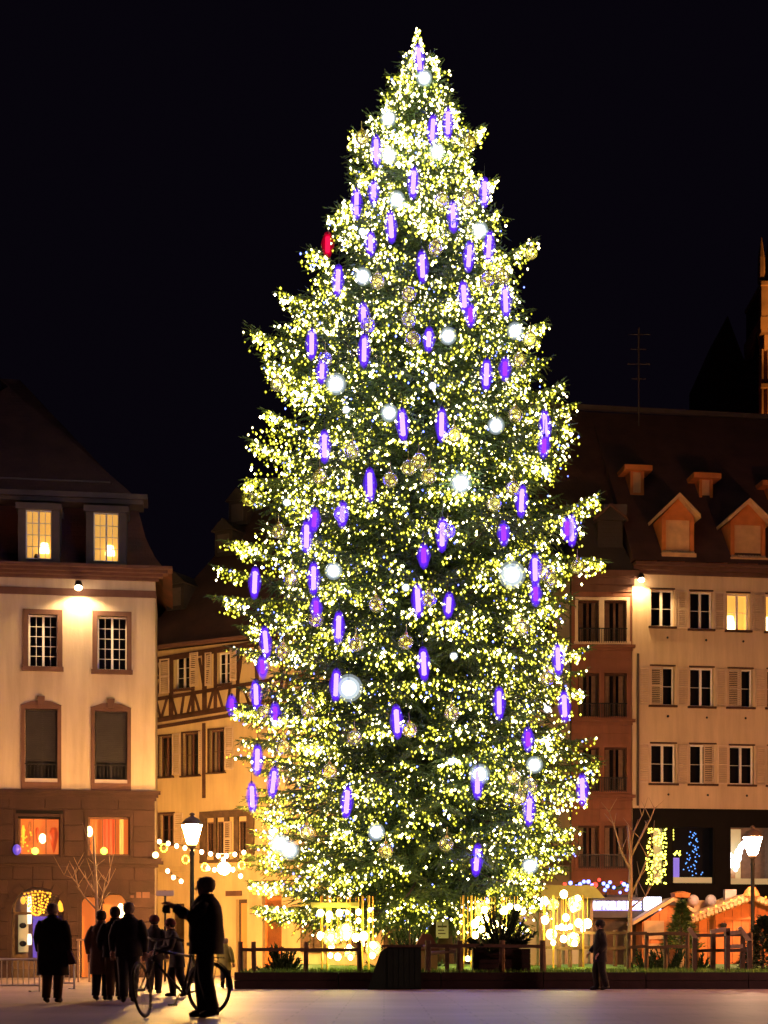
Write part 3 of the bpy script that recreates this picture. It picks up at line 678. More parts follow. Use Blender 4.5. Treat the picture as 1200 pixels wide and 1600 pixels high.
# shopfront
sw = [E.rect(1010, 1040, 1293, 1382), E.rect(1050, 1116, 1293, 1382), E.rect(1140, 1204, 1293, 1384), E.rect(1225, 1290, 1293, 1384)]
E.wall('shopfront', 'shop_dark', 0, eR, 0, zS, sw, rev=.2, y=-.06)
for i, r in enumerate(sw):
    a, b, c, d = r
    w = MB().box(a, a+.05, .0, .06, c, d).box(b-.05, b, .0, .06, c, d).box(a, b, .0, .06, c, c+.06).build('shop_window', 'shop_dark', E.root)
    MB().add([(a,.05,c),(b,.05,c),(b,.05,d),(a,.05,d)], [(0,1,2,3)]).build('pane', 'glass', w)
    e = 1.2
    MB().add([(a-.2,.12,c),(b+.2,.12,c),(b+.2,.12,d+.1),(a-.2,.12,d+.1),(a-.2,e,c),(b+.2,e,c),(b+.2,e,d+.1),(a-.2,e,d+.1)], [(0,4,5,1),(1,5,6,2),(2,6,7,3),(3,7,4,0),(4,7,6,5)]).build('shop_interior', 'curtain' if i == 2 else 'room_dark', w)
    if i > 0: MB().box(a+.05, b-.05, .14, .6, c, c+.3).build('display_ledge', 'lit_shop', w)
a, b, c, d = sw[0]; MB().box((a+b)/2+.05, b, .5, .52, c, d).build('lit_curtain', 'lit_shop', E.root)
lc = MB()
for k in range(150): lc.ball((ru(a-.05, b), ru(-.04, .0)-.1, ru(c, d)), .035, 5, 3)
lc.build('light_curtain', 'b_yellow', E.root, kind='stuff')
a, b, c, d = sw[1]
MB().box(a+.05, a+.42, .35, .4, c+.25, c+1.1).build('lilac_poster', 'lit_lilac', E.root)
lc = MB()
for k in range(14): lc.ball((a+.1+ru(0, .35), .3, c+1.2+ru(0, .18)), .035, 5, 3)
for k in range(4): lc.ball((a+.1, .2, d-.1-.12*k), .05, 5, 3)
lc.build('yellow_lamps', 'b_yellow', E.root, kind='stuff')
lc = MB()
for k in range(46):
    q = k/46; zz = d-.15-(d-c-.5)*q; hw_ = .12+.34*q
    lc.ball((a+1.0+ru(-1, 1)*hw_, .35, zz), .03, 5, 3)
lc.build('blue_bulbs', emat('pale_blue_bulb', (.12, .35, 1), 2.2), E.root, kind='stuff')
a, b, c, d = sw[2]
MB().box(a+.02, a+.8, .9, .95, c, d-.0).build('lit_panel', 'lit_shop', E.root)
MB().box(a+.05, a+.42, .5, .55, c+.05, c+.9).build('display_board', 'hut_roof', E.root)
sd = MB()
for (x, z, r_) in ((.1, 1.25, .13), (.14, 1.0, .11), (.13, .82, .1), (.42, 1.15, .2), (.5, 1.4, .17), (.6, 1.6, .14), (.68, 1.75, .1), (.4, .85, .14), (.36, .68, .1)): sd.ball((a+x, .3, c+z), r_, 8, 5)
sd.build('white_light_display', 'lit_white', E.root, kind='stuff')
wall_flood(E, 998, 908, .35, 420, (1, .66, .27), 10)

# ================================================================== CATHEDRAL TOWER
Yt = 200.0
K = thing('cathedral_tower', 'floodlit orange stone cathedral tower cut off by the right edge of the photo', 'cathedral', (WX(1189, Yt), Yt, 0))
kz = lambda py: WZ(py, Yt)
wdt = 13
def layer(y0, y1, inset, name='tower_stage', m='cath_stone', d=9):
    return MB().box(inset, wdt-inset, inset, d+inset*0, kz(y1), kz(y0)).build(name, m, K)
layer(515, 1500, .6)
for (y0, y1, o) in ((440, 446, 0), (496, 515, -.1), (512, 520, 0), (600, 606, 0)): MB().box(o, wdt-o, o-.2, 9, kz(y1), kz(y0)).build('string_course', 'cath_stone', K)
# belfry with tall arches
for k in range(4):
    x = .1 + k*3.8; MB().box(x, x+1.4, .1, 1.5, kz(496), kz(446)).build('belfry_pier', 'cath_stone', K)
MB().box(.2, wdt-.2, 1.4, 9, kz(496), kz(446)).build('belfry_core', 'roof_slate', K)
for k in range(18):
    x = .15+k*.75; MB().box(x, x+.22, .1, .7, kz(690), kz(545)).build('rib', 'cath_stone', K)
for k in range(5):
    x = .2+k*2.8; MB().lathe([(.5, kz(440)), (.45, kz(400)), (.05, kz(368))], 6, (x, .6, 0)).build('pinnacle', 'cath_stone', K)
MB().lathe([(6, kz(440)), (4.2, kz(330)), (2.2, kz(150)), (.4, kz(-60))], 8, (wdt/2+.4, 6, 0)).build('spire', 'cath_stone', K)
for i, (py, en, dy) in enumerate(((500, 9000, -6), (680, 8000, -6))):
    f = thing('tower_floodlight', ('upper' if i == 0 else 'lower')+' floodlight bracket on the orange cathedral tower', 'floodlight', (WX(1189, Yt)+9, Yt-4, kz(py+30)))
    MB().box(-.2, .2, -.1, .2, -.15, .15).build('housing', 'metal_dark', f)
    ld = bpy.data.lights.new('tower_flood', 'SPOT'); ld.energy = en; ld.color = (1, .42, .08); ld.spot_size = R(130); ld.shadow_soft_size = .3
    lo = bpy.data.objects.new('beam', ld); COL.objects.link(lo); lo.parent = f; lo.location = (0, .1, .4); lo.rotation_euler = (R(125), 0, R(35))
Nn = thing('cathedral_nave', 'dark unlit stone gable silhouette beside the orange tower', 'church', (WX(1140, 190), 190, 0))
nz = lambda py: WZ(py, 190)
MB().box(-2.6, 3.6, 0, 12, 0, nz(560)).prism([(-2.6, nz(560)), (1.8, nz(560)), (-.2, nz(492))], .2, 11).build('gable_wall', 'roof_red', Nn)
MB().tube([(3.4, 0, nz(560)), (3.4, 0, nz(520))], [.5, .05], 6).build('pinnacle', 'room_dark', Nn)

# ================================================================== THE GREAT TREE
TY = 48.0
zt0, zt1 = 0.42, WZ(52, TY)
yy_ = [40, 50, 100, 150, 200, 250, 300, 350, 400, 450, 500, 550, 600, 650, 700, 750, 800, 850, 900, 950, 1000, 1050, 1100, 1150, 1200, 1250, 1300, 1350, 1400, 1450, 1500]
le_ = [652, 649, 622, 590, 560, 540, 518, 505, 490, 452, 440, 408, 412, 402, 384, 380, 380, 358, 342, 345, 366, 374, 378, 372, 374, 376, 382, 378, 380, 398, 460]
ri_ = [652, 656, 682, 712, 738, 744, 768, 790, 818, 818, 846, 850, 856, 886, 894, 896, 920, 922, 922, 912, 918, 915, 908, 912, 938, 925, 900, 890, 862, 835, 780]
def axis_px(py): return 652 + (690-652) * min(1, max(0, (py-300)/1150))**1.3
def prof(z, cosphi):
    py = HY - (z-CH)*FP/TY
    a = axis_px(py); l = (a - np.interp(py, yy_, le_)) * TY/FP; r = (np.interp(py, yy_, ri_) - a) * TY/FP
    av = (l+r)/2; s_ = abs(cosphi)**1.3
    nar = .94 if py < 420 else 1.0; av *= nar; l *= nar; r *= nar
    return max(.06, av*(1-s_) + (r if cosphi > 0 else l)*s_)
def axis_x(z): return WX(axis_px(HY - (z-CH)*FP/TY), TY)

tree = thing('christmas_tree', 'very tall fir tree covered in lights standing in the railed bed', 'tree', (axis_x(.4), TY, .38))
T0 = tree.location.copy()
tp = []; tr_ = []
for k in range(14):
    z = .38 + (zt1-.5)*k/13; tp.append((axis_x(z)-T0.x, 0, z-T0.z)); tr_.append(.36*(1-k/13)+.03)
MB().tube(tp, tr_, 10).build('trunk', 'bark', tree, True)

def make_bough(L, seed):
    rg = random.Random(seed); mb = MB(); slots = []
    up = rg.uniform(-.04, .09); drp = rg.uniform(.02, .08)
    def ax(t): return Vector((L*t, .05*L*math.sin(3*t+seed), L*(-drp*math.sin(PI*t) + up*t**3)))
    pts = [ax(i/7) for i in range(8)]
    mb.tube(pts, [.012+.009*L*(1-i/7) for i in range(8)], 5, False); nw = len(mb.f)
    nv = []; nf = []
    def blade(p, d, ln, w, roll):
        s_ = d.cross(Vector((0,0,1)));
        if s_.length < .01: s_ = Vector((0,1,0))
        s_.normalize(); s_ = (Matrix.Rotation(roll, 3, d) @ s_) * w
        b = len(nv); nv.extend([p - s_*.35, p + s_*.35, p + d*ln*.55 + s_, p + d*ln, p + d*ln*.55 - s_]); nf.append((b, b+1, b+2, b+3, b+4))
    def twig(p, d, ln):
        d = d.normalized()
        blade(p, d, ln, .018, rg.uniform(-.5, .5)); blade(p, d, ln, .016, PI/2+rg.uniform(-.5, .5))
        n = max(3, int(ln/.05))
        for i in range(n):
            q = p + d*ln*(i+.5)/n
            for sg_ in (-1, 1):
                nd = Vector((d.x + rg.uniform(-.7, .7), d.y + rg.uniform(-.7, .7), d.z + rg.uniform(-.5, .6))).normalized()
                s2 = nd.cross(Vector((rg.uniform(-1, 1), rg.uniform(-1, 1), rg.uniform(-1, 1)))).normalized()*.011
                b = len(nv); nv.extend([q - s2, q + s2, q + nd*rg.uniform(.06, .10)]); nf.append((b, b+1, b+2))
    s_ = max(.16, .24*L*.5); sp_ = .11 + .012*L
    while s_ < L:
        t = s_/L; p = ax(t); d0 = (ax(min(1, t+.03)) - ax(t-.03)).normalized()
        bl = min(1.35, .42*L) * (1.0-t)**.42 * (.55+.45*min(1, t*2.5)) + .12
        for side in (-1, 1):
            l_ = bl*rg.uniform(.7, 1.15); ang = rg.uniform(.75, 1.05)*side
            d = (Matrix.Rotation(ang, 3, 'Z') @ Vector((d0.x, d0.y, 0))).normalized(); d.z = d0.z - rg.uniform(.05, .35)
            q = p.copy(); n = max(1, int(l_/.13)); st = l_/n
            for i in range(n):
                q2 = q + d.normalized()*st
                if i % 2 == 0:
                    for s3 in (-1, 1):
                        dd = (Matrix.Rotation(s3*rg.uniform(.5, .9), 3, 'Z') @ d); dd.z -= rg.uniform(-.1, .45)
                        twig(q, dd, rg.uniform(.14, .26)*(1.1-.4*i/n))
                else: twig(q, d + Vector((0, 0, -rg.uniform(.2, 1.0))), rg.uniform(.12, .22))
                if t > .25: slots.append((q2 + Vector((rg.uniform(-.05, .05), rg.uniform(-.05, .05), rg.uniform(-.12, .05))), t))
                d.z -= rg.uniform(.02, .16); q = q2
            twig(q, d, .2)
            blade(p, (q-p).normalized(), (q-p).length, .012, 0)
        s_ += sp_*rg.uniform(.8, 1.2)
    twig(ax(1), (ax(1)-ax(.93)), .28); slots.append((ax(1), 1)); slots.append((ax(.96), 1))
    me = bpy.data.meshes.new('bough'); b = len(mb.v)
    me.from_pydata(mb.v + [tuple(v) for v in nv], [], mb.f + [tuple(i+b for i in f) for f in nf])
    me.materials.append(M['bark']); me.materials.append(M['needle'])
    me.polygons.foreach_set('material_index', [0]*nw + [1]*len(nf)); me.update()
    return me, slots
LENS = [.45, .8, 1.3, 1.9, 2.6, 3.4, 4.3, 5.2, 6.2]
protos = {}
for i, L in enumerate(LENS):
    for v in range(3 if L > 2 else 2): protos[(i, v)] = (L, *make_bough(L, 100+i*7+v))
bulbs = []            # world positions + kind
tipinfo = []
def place_bough(z_tip, phi, rear=False, sc_r=1.0):
    c = math.cos(phi); Rr = prof(z_tip, c)*sc_r
    h = (z_tip-1.5)/(zt1-1.5); el = R(-13 + 44*max(0, h)**2.0) + ru(-.07, .07)
    L = max(.4, Rr/max(.5, math.cos(el)))
    i = min(range(len(LENS)), key=lambda k: abs(math.log(LENS[k]/L)))
    v = random.randrange(3 if LENS[i] > 2 else 2); L0, me, slots = protos[(i, v)]; s = L/L0
    za = z_tip - L*math.sin(el)
    Mx = Matrix.Translation((axis_x(za) - T0.x + .0, 0, za - T0.z)) @ Matrix.Rotation(phi, 4, 'Z') @ Matrix.Rotation(-el, 4, 'Y') @ Matrix.Rotation(ru(-.12, .12), 4, 'X') @ Matrix.Scale(s, 4)
    return me, Mx, slots, L
nb = 0; rear_v = []; rear_f = []; rear_slots = []
jobs = []
z = 2.05; li = 0
while z < zt1 - .5:
    h = (z-1.5)/(zt1-1.5); Rr = prof(z, .5)
    n = max(5, int(2*PI*Rr/(1.28 if Rr > 2 else .85)))
    off = ru(0, 2*PI)
    for k in range(n):
        phi = off + 2*PI*k/n + ru(-.12, .12); zz = z + ru(-.4, .4)*min(1, Rr/2+.2)
        jobs.append((zz, phi % (2*PI), (.90 + .11*math.sin(phi*3+zz*1.7)*math.cos(zz*2.3+phi) + ru(-.13, .08))))
    z += .80 if h < .75 else .50
    li += 1
# prominent boughs whose tips stick out in the photograph
big = []
for py, px in ((545, 373), (845, 335), (935, 318), (385, 835), (635, 905), (800, 945), (862, 960), (1030, 932), (1208, 950), (1330, 908), (520, 856), (215, 552), (212, 750), (290, 775), (1430, 398), (1120, 352), (1265, 366), (560, 405), (700, 372), (470, 428), (735, 368), (905, 325), (1070, 925), (1235, 930), (1310, 385), (1350, 376), (1390, 380), (1425, 392), (1330, 380), (1300, 903), (1370, 888), (1410, 868), (600, 408), (655, 398), (760, 372), (980, 360), (1020, 366), (1170, 366)):
    zz = WZ(py, TY); c = 1 if px > 652 else -1
    pr = prof(zz, c); want = abs(px - axis_px(py))*TY/FP*.94
    big.append((zz, (ru(-.15, .15) if c > 0 else PI + ru(-.15, .15)) % (2*PI), want/pr))
front = lambda phi: -math.sin(phi)          # 1 = towards the camera
jobs.sort(key=lambda j: -front(j[1]))
nbig = len(big); boughs_front = big + jobs[:300-nbig]; rest = jobs[300-nbig:]
print('boughs', len(jobs))
for jb, (zz, phi, s_) in enumerate(boughs_front):
    me, Mx, slots, L = place_bough(zz, phi, sc_r=s_)
    o = bpy.data.objects.new('bough', me); COL.objects.link(o); o.parent = tree; o.matrix_local = Mx
    dim = random.choice((.25, .7, 1, 1, 1.3, 1.7)); dim = max(dim, 1.0)*(1.8 if jb < nbig else 1.25) if abs(math.cos(phi)) > .75 else dim
    hh = (zz-1.5)/(zt1-1.5)
    if hh < .66 and abs(math.cos(phi)) < .72: dim *= .62
    nl = int((14 + 12*L)*dim*(1+1.6*max(0, hh-.55)))
    ns = len(slots); got = 0; tips = [k for k in range(ns) if slots[k][1] > .8]
    while got < nl:
        k0 = random.choice(tips) if rnd() < .45 else int(ns*rnd()**.75)
        run = random.randint(8, 26); hang = ru(.05, .35)
        for k in range(k0, min(ns, k0+run)):
            q, t = slots[k]
            if t < .28 and rnd() < .8: continue
            bulbs.append(Mx @ (q + Vector((ru(-.07, .07), ru(-.07, .07), -hang*rnd()))) + T0); got += 1
        got += 1
    bulbs.append(Mx @ slots[-1][0] + T0); bulbs.append(Mx @ slots[-2][0] + T0)
for j, (zz, phi, s_) in enumerate(rest):
    me, Mx, slots, L = place_bough(zz, phi, sc_r=s_)
    if j % 2 == 0 or L < 2.2:
        n0 = len(me.vertices); co = np.empty(n0*3); me.vertices.foreach_get('co', co)
        co = co.reshape(-1, 3) @ np.array(Mx.to_3x3()).T + np.array(Mx.translation); b = sum(len(a) for a in rear_v)
        rear_v.append(co); rear_f += [tuple(b+i for i in p.vertices) for p in me.polygons]
    for q, t in random.sample(slots, min(len(slots), int((8+5*L)*(2.2 if abs(math.cos(phi)) > .75 else 1)))): bulbs.append(Mx @ q + T0)
if rear_v:
    me = bpy.data.meshes.new('rear_boughs'); me.from_pydata([tuple(v) for v in np.concatenate(rear_v)], [], rear_f); me.materials.append(M['needle']); me.update()
    o = inst('rear_boughs', me, tree); o['kind'] = 'stuff'
# inner foliage so no daylight shows through the crown
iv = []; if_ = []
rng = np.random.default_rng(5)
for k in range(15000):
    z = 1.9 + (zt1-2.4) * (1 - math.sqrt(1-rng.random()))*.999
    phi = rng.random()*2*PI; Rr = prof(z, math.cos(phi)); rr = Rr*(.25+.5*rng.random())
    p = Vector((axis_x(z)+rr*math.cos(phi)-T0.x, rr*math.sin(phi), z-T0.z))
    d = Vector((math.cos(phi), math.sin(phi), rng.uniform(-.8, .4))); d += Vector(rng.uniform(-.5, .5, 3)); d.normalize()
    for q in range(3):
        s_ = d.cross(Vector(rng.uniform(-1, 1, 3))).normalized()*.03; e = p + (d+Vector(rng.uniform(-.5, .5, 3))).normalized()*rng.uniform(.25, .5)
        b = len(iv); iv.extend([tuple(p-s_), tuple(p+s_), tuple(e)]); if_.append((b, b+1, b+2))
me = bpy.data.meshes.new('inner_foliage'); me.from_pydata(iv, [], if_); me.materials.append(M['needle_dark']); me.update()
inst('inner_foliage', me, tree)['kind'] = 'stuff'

# leading shoot at the very top
lead = Vector((axis_x(zt1), TY, zt1-1.3)); tw = MB(); tw.tube([lead-T0, Vector((axis_x(zt1), TY, zt1+.15))-T0], [.03, .008], 6); tw.build('leader', 'bark', tree)
ld_v = []; ld_f = []
for k in range(420):
    h_ = rnd()**1.2; a = ru(0, 2*PI); p = Vector((axis_x(zt1), TY, zt1-1.5+1.6*h_)) - T0; d = Vector((math.cos(a), math.sin(a), ru(.2, .9))).normalized()*(.08+.5*(1-h_)*ru(.5, 1))
    w_ = d.cross(Vector((0, 0, 1))).normalized()*.02; b = len(ld_v); ld_v += [tuple(p-w_), tuple(p+w_), tuple(p+d)]; ld_f.append((b, b+1, b+2))
    if k % 5 == 0 or (k % 3 == 0 and h_ > .5): bulbs.append(p + T0 + d*ru(.5, 1))
MB().add(ld_v, ld_f).build('top_shoots', 'needle', tree, kind='stuff')
# fairy lights
fl = thing('fairy_lights', 'thousands of tiny yellow and white fairy lights strung over the whole tall fir tree', 'fairy lights', T0)
octv = [(0,0,-1.35),(1,0,0),(0,1,0),(-1,0,0),(0,-1,0),(0,0,1.2)]; octf = [(0,2,1),(0,3,2),(0,4,3),(0,1,4),(5,1,2),(5,2,3),(5,3,4),(5,4,1)]
M['b_dim'] = emat('bulb_olive', (.95, .92, .04), .7)
bm_ = {}
for k, r_ in (('b_yellow', .028), ('b_white', .034), ('b_blue', .030), ('b_dim', .028)):
    me = bpy.data.meshes.new('bulb'); me.from_pydata([tuple(c*r_ for c in v) for v in octv], [], octf); me.materials.append(M[k]); bm_[k] = me
bulbs.sort(key=lambda p: p.y)
kinds = [random.choices(['b_yellow', 'b_white', 'b_blue', 'b_dim'], [40, 22+34*max(0, p.z/29-.5)*2, 4, 34])[0] for p in bulbs]
for p, k in zip(bulbs[:300], kinds[:300]): inst('bulb', bm_[k], fl, p - T0)
for k in bm_:
    pts = np.array([tuple(p - T0) for p, kk in zip(bulbs[300:], kinds[300:]) if kk == k]); r_ = .028 if k != 'b_white' else .034
    n = len(pts); sc = np.random.default_rng(3).uniform(.75, 1.25, n)[:, None, None]
    vv = (pts[:, None, :] + np.array(octv)[None]*r_*sc).reshape(-1, 3); ff = (np.arange(n)[:, None, None]*6 + np.array(octf)[None]).reshape(-1, 3)
    me = bpy.data.meshes.new('far_bulbs'); me.from_pydata(vv.tolist(), [], ff.tolist()); me.materials.append(M[k]); me.update(); inst('bulb_strings', me, fl)['kind'] = 'stuff'
M['b_halo'] = glow_shell('olive_bulb_halo', (.92, .88, .01), .55, .5)  # painted olive halo around each bulb, imitating bloom
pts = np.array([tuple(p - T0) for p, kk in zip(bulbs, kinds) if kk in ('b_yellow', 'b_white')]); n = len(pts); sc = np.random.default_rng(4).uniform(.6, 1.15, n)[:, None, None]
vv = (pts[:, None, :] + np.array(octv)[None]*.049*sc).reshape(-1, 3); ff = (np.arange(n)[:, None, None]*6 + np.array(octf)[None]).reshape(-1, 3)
me = bpy.data.meshes.new('bulb_halos'); me.from_pydata(vv.tolist(), [], ff.tolist()); me.materials.append(M['b_halo']); me.update(); me.polygons.foreach_set('use_smooth', [True]*len(me.polygons))
inst('bulb_halos', me, fl)['kind'] = 'stuff'
import sys; sys.stderr.write('bulbs %d\n' % len(bulbs))

# ---- hanging decorations
ORD = 'first second third fourth fifth sixth seventh eighth ninth tenth eleventh twelfth thirteenth fourteenth fifteenth sixteenth seventeenth eighteenth nineteenth twentieth'.split()
def surf(px, py, out=1.0):
    z = WZ(py, TY); Y = TY
    for _ in range(6):
        z = WZ(py, Y); x = WX(px, Y); dx = x - axis_x(z); Rr = prof(z, 1 if dx > 0 else -1)*.5 + prof(z, 0)*.5
        dx = min(abs(dx), Rr); Y = TY - math.sqrt(max(0, (Rr*out)**2 - (dx*out)**2)) - .12
    return Vector((WX(px, Y), Y, WZ(py, Y)))
def columns(lst):
    """name the place of each decoration: column across the tree and rank from the top"""
    res = {}; cols = {}
    for i, t in enumerate(lst):
        a = axis_px(t[1]); l = np.interp(t[1], yy_, le_); r = np.interp(t[1], yy_, ri_)
        f = (t[0]-a)/((r-a) if t[0] > a else (a-l))
        c = ('along the left edge' if f < -.6 else 'left of the middle' if f < -.2 else 'in the middle' if f < .2 else 'right of the middle' if f < .6 else 'along the right edge')
        cols.setdefault(c, []).append((t[1], i))
    for c, v in cols.items():
        v.sort()
        for k, (py, i) in enumerate(v): res[i] = (ORD[k] if k < 20 else 'lowest', c)
    return res
tubes = [(655,92,'v'),(646,285,'v'),(588,235,'v'),(676,203,'v'),(757,300,'v'),(708,338,'v'),(557,318,'v'),(611,354,'v'),(579,380,'s'),(764,385,'v'),(733,400,'v'),(660,416,'v'),
 (700,192,'v'),(528,438,'v'),(725,463,'v'),(735,492,'p'),(790,470,'v'),(670,530,'s'),(487,537,'v'),(569,547,'v'),(760,585,'v'),(789,576,'p'),(629,663,'v'),(690,663,'v'),
 (852,665,'v'),(850,697,'p'),(507,697,'v'),(578,757,'v'),(503,580,'s'),(815,782,'v'),(787,833,'p'),(886,826,'p'),(893,828,'v'),(479,838,'v'),(491,812,'p'),(691,835,'v'),
 (836,890,'v'),(837,928,'p'),(490,903,'v'),(398,910,'v'),(529,980,'v'),(494,950,'p'),(653,938,'v'),(701,945,'s'),(415,1003,'v'),(410,1042,'p'),(662,1037,'v'),(525,1070,'v'),
 (400,1085,'v'),(780,1098,'v'),(872,1030,'v'),(882,1103,'v'),(620,1127,'v'),(402,1187,'v'),(825,1155,'p'),(746,1222,'v'),(427,1222,'v'),(394,1245,'v'),(542,1253,'v'),
 (827,1265,'v'),(910,1233,'v'),(745,1343,'v'),(362,1102,'p'),(568,492,'s'),(662,868,'p'),(535,803,'s'),(584,300,'s'),(430,1115,'p')]
red = [(512,382,'r')]
def build_tube(k):
    ln = {'v': .66, 's': .46, 'p': .42, 'r': .5}[k]; core = {'v': 'core', 's': 'core', 'p': 'core_pink', 'r': 'core_red'}[k]
    a = MB(); a.lathe([(.01, -ln/2), (.068, -ln/2+.03), (.068, ln/2-.03), (.01, ln/2)], 8)
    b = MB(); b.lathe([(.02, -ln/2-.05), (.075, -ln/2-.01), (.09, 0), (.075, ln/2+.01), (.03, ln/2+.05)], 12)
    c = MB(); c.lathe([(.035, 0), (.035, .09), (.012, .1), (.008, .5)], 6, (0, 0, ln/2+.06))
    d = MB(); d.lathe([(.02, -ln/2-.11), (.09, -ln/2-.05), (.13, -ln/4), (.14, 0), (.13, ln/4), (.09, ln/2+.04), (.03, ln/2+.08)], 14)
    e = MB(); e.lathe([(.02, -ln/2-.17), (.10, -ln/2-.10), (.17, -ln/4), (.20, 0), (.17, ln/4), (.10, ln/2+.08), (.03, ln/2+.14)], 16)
    return [('led_rod', a, core), ('halo_sleeve', b, 'glow_shell' if k != 'r' else 'glow_shell_red'), ('halo_shell', d, 'halo' if k != 'r' else 'halo_red'), ('outer_halo_shell', e, 'halo_thin' if k != 'r' else 'halo_red'), ('hanger_cap', c, 'metal_dark')]  # outer layers are added glow shells imitating the halo of the rod
def deco(lst, name, cat, group, word, build, out):
    pos = columns(lst); cache = {}
    for i, t in enumerate(lst):
        k = t[2]
        if k not in cache: cache[k] = build(k)
        o_, c_ = pos[i]
        o = thing(name, f'{o_} {word} from the top {c_} of the lit tree' if len(lst) > 1 else word, cat, surf(t[0], t[1], out), 0, group)
        o.rotation_euler = (ru(-.09, .09), ru(-.07, .07), ru(0, 6.28))
        for pi, (pn, mbs, mt) in enumerate(cache[k]):
            if isinstance(mbs, MB):
                ch = mbs.build(pn, mt, o, True); cache[k][pi] = (pn, ch.data, mt)
            else: inst(pn, mbs, o)
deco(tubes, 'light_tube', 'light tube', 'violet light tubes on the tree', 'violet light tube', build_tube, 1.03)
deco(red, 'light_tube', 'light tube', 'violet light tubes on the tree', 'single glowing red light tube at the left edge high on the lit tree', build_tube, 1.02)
globes = [(607,185,'b'),(608,243,'b'),(683,237,'b'),(620,312,'b'),(567,432,'b'),(663,122,'b'),(750,360,'b'),(700,525,'b'),(805,517,'b'),(525,600,'B'),(608,645,'b'),(775,665,'b'),(720,755,'B'),
 (448,785,'s'),(521,892,'b'),(545,1075,'d'),(852,735,'s'),(800,898,'d'),(835,1195,'b'),(749,1210,'B'),(588,1300,'b'),(828,1353,'b'),(676,603,'s'),(705,1190,'s'),(709,1025,'s'),(855,1108,'s'),
 (541,640,'s'),(430,1130,'s'),(634,918,'s'),(437,1318,'w'),(452,1328,'w'),(566,362,'s'),(425,1300,'s')]
def build_globe(k):
    r_ = {'b': .14, 'B': .17, 's': .07, 'd': .22, 'w': .17}[k]; m_ = {'d': 'globe_dim', 'w': 'globe_warm'}.get(k, 'globe')
    return [('glowing_ball', MB().ball((0,0,0), r_, 14, 10), m_), ('inner_globe_halo', MB().ball((0,0,0), r_*1.4, 16, 12), 'globe_halo'), ('outer_globe_halo', MB().ball((0,0,0), r_*1.75, 16, 12), 'globe_halo2'), ('hanger_cap', MB().lathe([(.04, 0), (.04, .06), (.01, .07), (.008, .35)], 6, (0, 0, r_-.01)), 'metal_dark')]  # both larger balls are added glow shells, a painted halo around the lamp
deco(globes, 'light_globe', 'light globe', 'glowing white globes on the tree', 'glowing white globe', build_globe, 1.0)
bb = [(566,215),(734,223),(690,313),(732,311),(680,388),(785,432),(762,437),(639,460),(639,500),(575,508),(645,530),(433,600),(508,562),(828,530),(812,563),(550,705),(710,680),(655,720),(639,731),(610,750),
 (670,745),(802,763),(772,788),(805,648),(389,780),(533,803),(436,830),(500,745),(588,945),(670,937),(494,968),(815,982),(903,885),(634,1003),(557,1007),(442,1018),(855,1060),(706,1115),(640,1141),(554,1153),
 (443,1168),(413,1112),(482,1110),(803,1215),(480,1300),(697,1320),(828,1228),(812,1247),(860,905),(603,1330),(830,395),(455,905),(590,440),(700,830),(848,895),(515,1205)]
bb = [(x, y, random.choice('aac')) for x, y in bb]
def build_bauble(k):
    m_ = 'bauble' if k == 'a' else 'bauble_clear'
    il = MB()
    for q in range(3):
        t = q*2.4; il.ball((.10*math.cos(t), .10*math.sin(t), -.08+.07*q), .03, 6, 4)
    return [('glass_ball', MB().ball((0,0,0), .21, 20, 14), m_), ('hanger_cap', MB().lathe([(.05, 0), (.05, .06), (.01, .07), (.008, .3)], 6, (0, 0, .20)), 'gold'),
            ('inner_lights', il, 'b_yellow')]
deco(bb, 'glass_bauble', 'bauble', 'clear amber baubles on the tree', 'clear amber glass bauble', build_bauble, 1.04)

# ================================================================== RAILED BED UNDER THE TREE
PX0 = WX(369, 36); PZ = .38
MB().box(PX0+.06, 24, 36.06, 57.5, 0, PZ-.03).build('planted_bed_soil', 'soil', kind='structure')
bed = thing('bed_edging', 'low dark wooden edging around the grass bed of the tree', 'edging', (PX0, 36, 0))
for j in range(2):
    x = 0
    while x < 24.5 - PX0 - 2:
        L_ = 2.4; MB().box(x+.01, x+L_-.01, -.03+ru(-.008, .008), .05, j*.2+.004, j*.2+.192).build('plank', 'dark_wood', bed); x += L_
    for k in range(7): MB().box(-.05, .03, .06+k*3, .06+k*3+2.98, j*.2+.004, j*.2+.192).build('plank', 'dark_wood', bed)
gv = []; gf = []
for k in range(26000):
    x = random.uniform(PX0+.1, 14); y = 36.1 + 18*rnd()**1.5; h_ = ru(.05, .16); b = len(gv); a = ru(0, PI); dx, dy = .018*math.cos(a), .018*math.sin(a)
    gv += [(x-dx, y-dy, PZ-.04), (x+dx, y+dy, PZ-.04), (x+ru(-.05, .05), y+ru(-.05, .05), PZ-.03+h_)]; gf.append((b, b+1, b+2))
MB().add(gv, gf).build('grass', 'grass', kind='stuff')
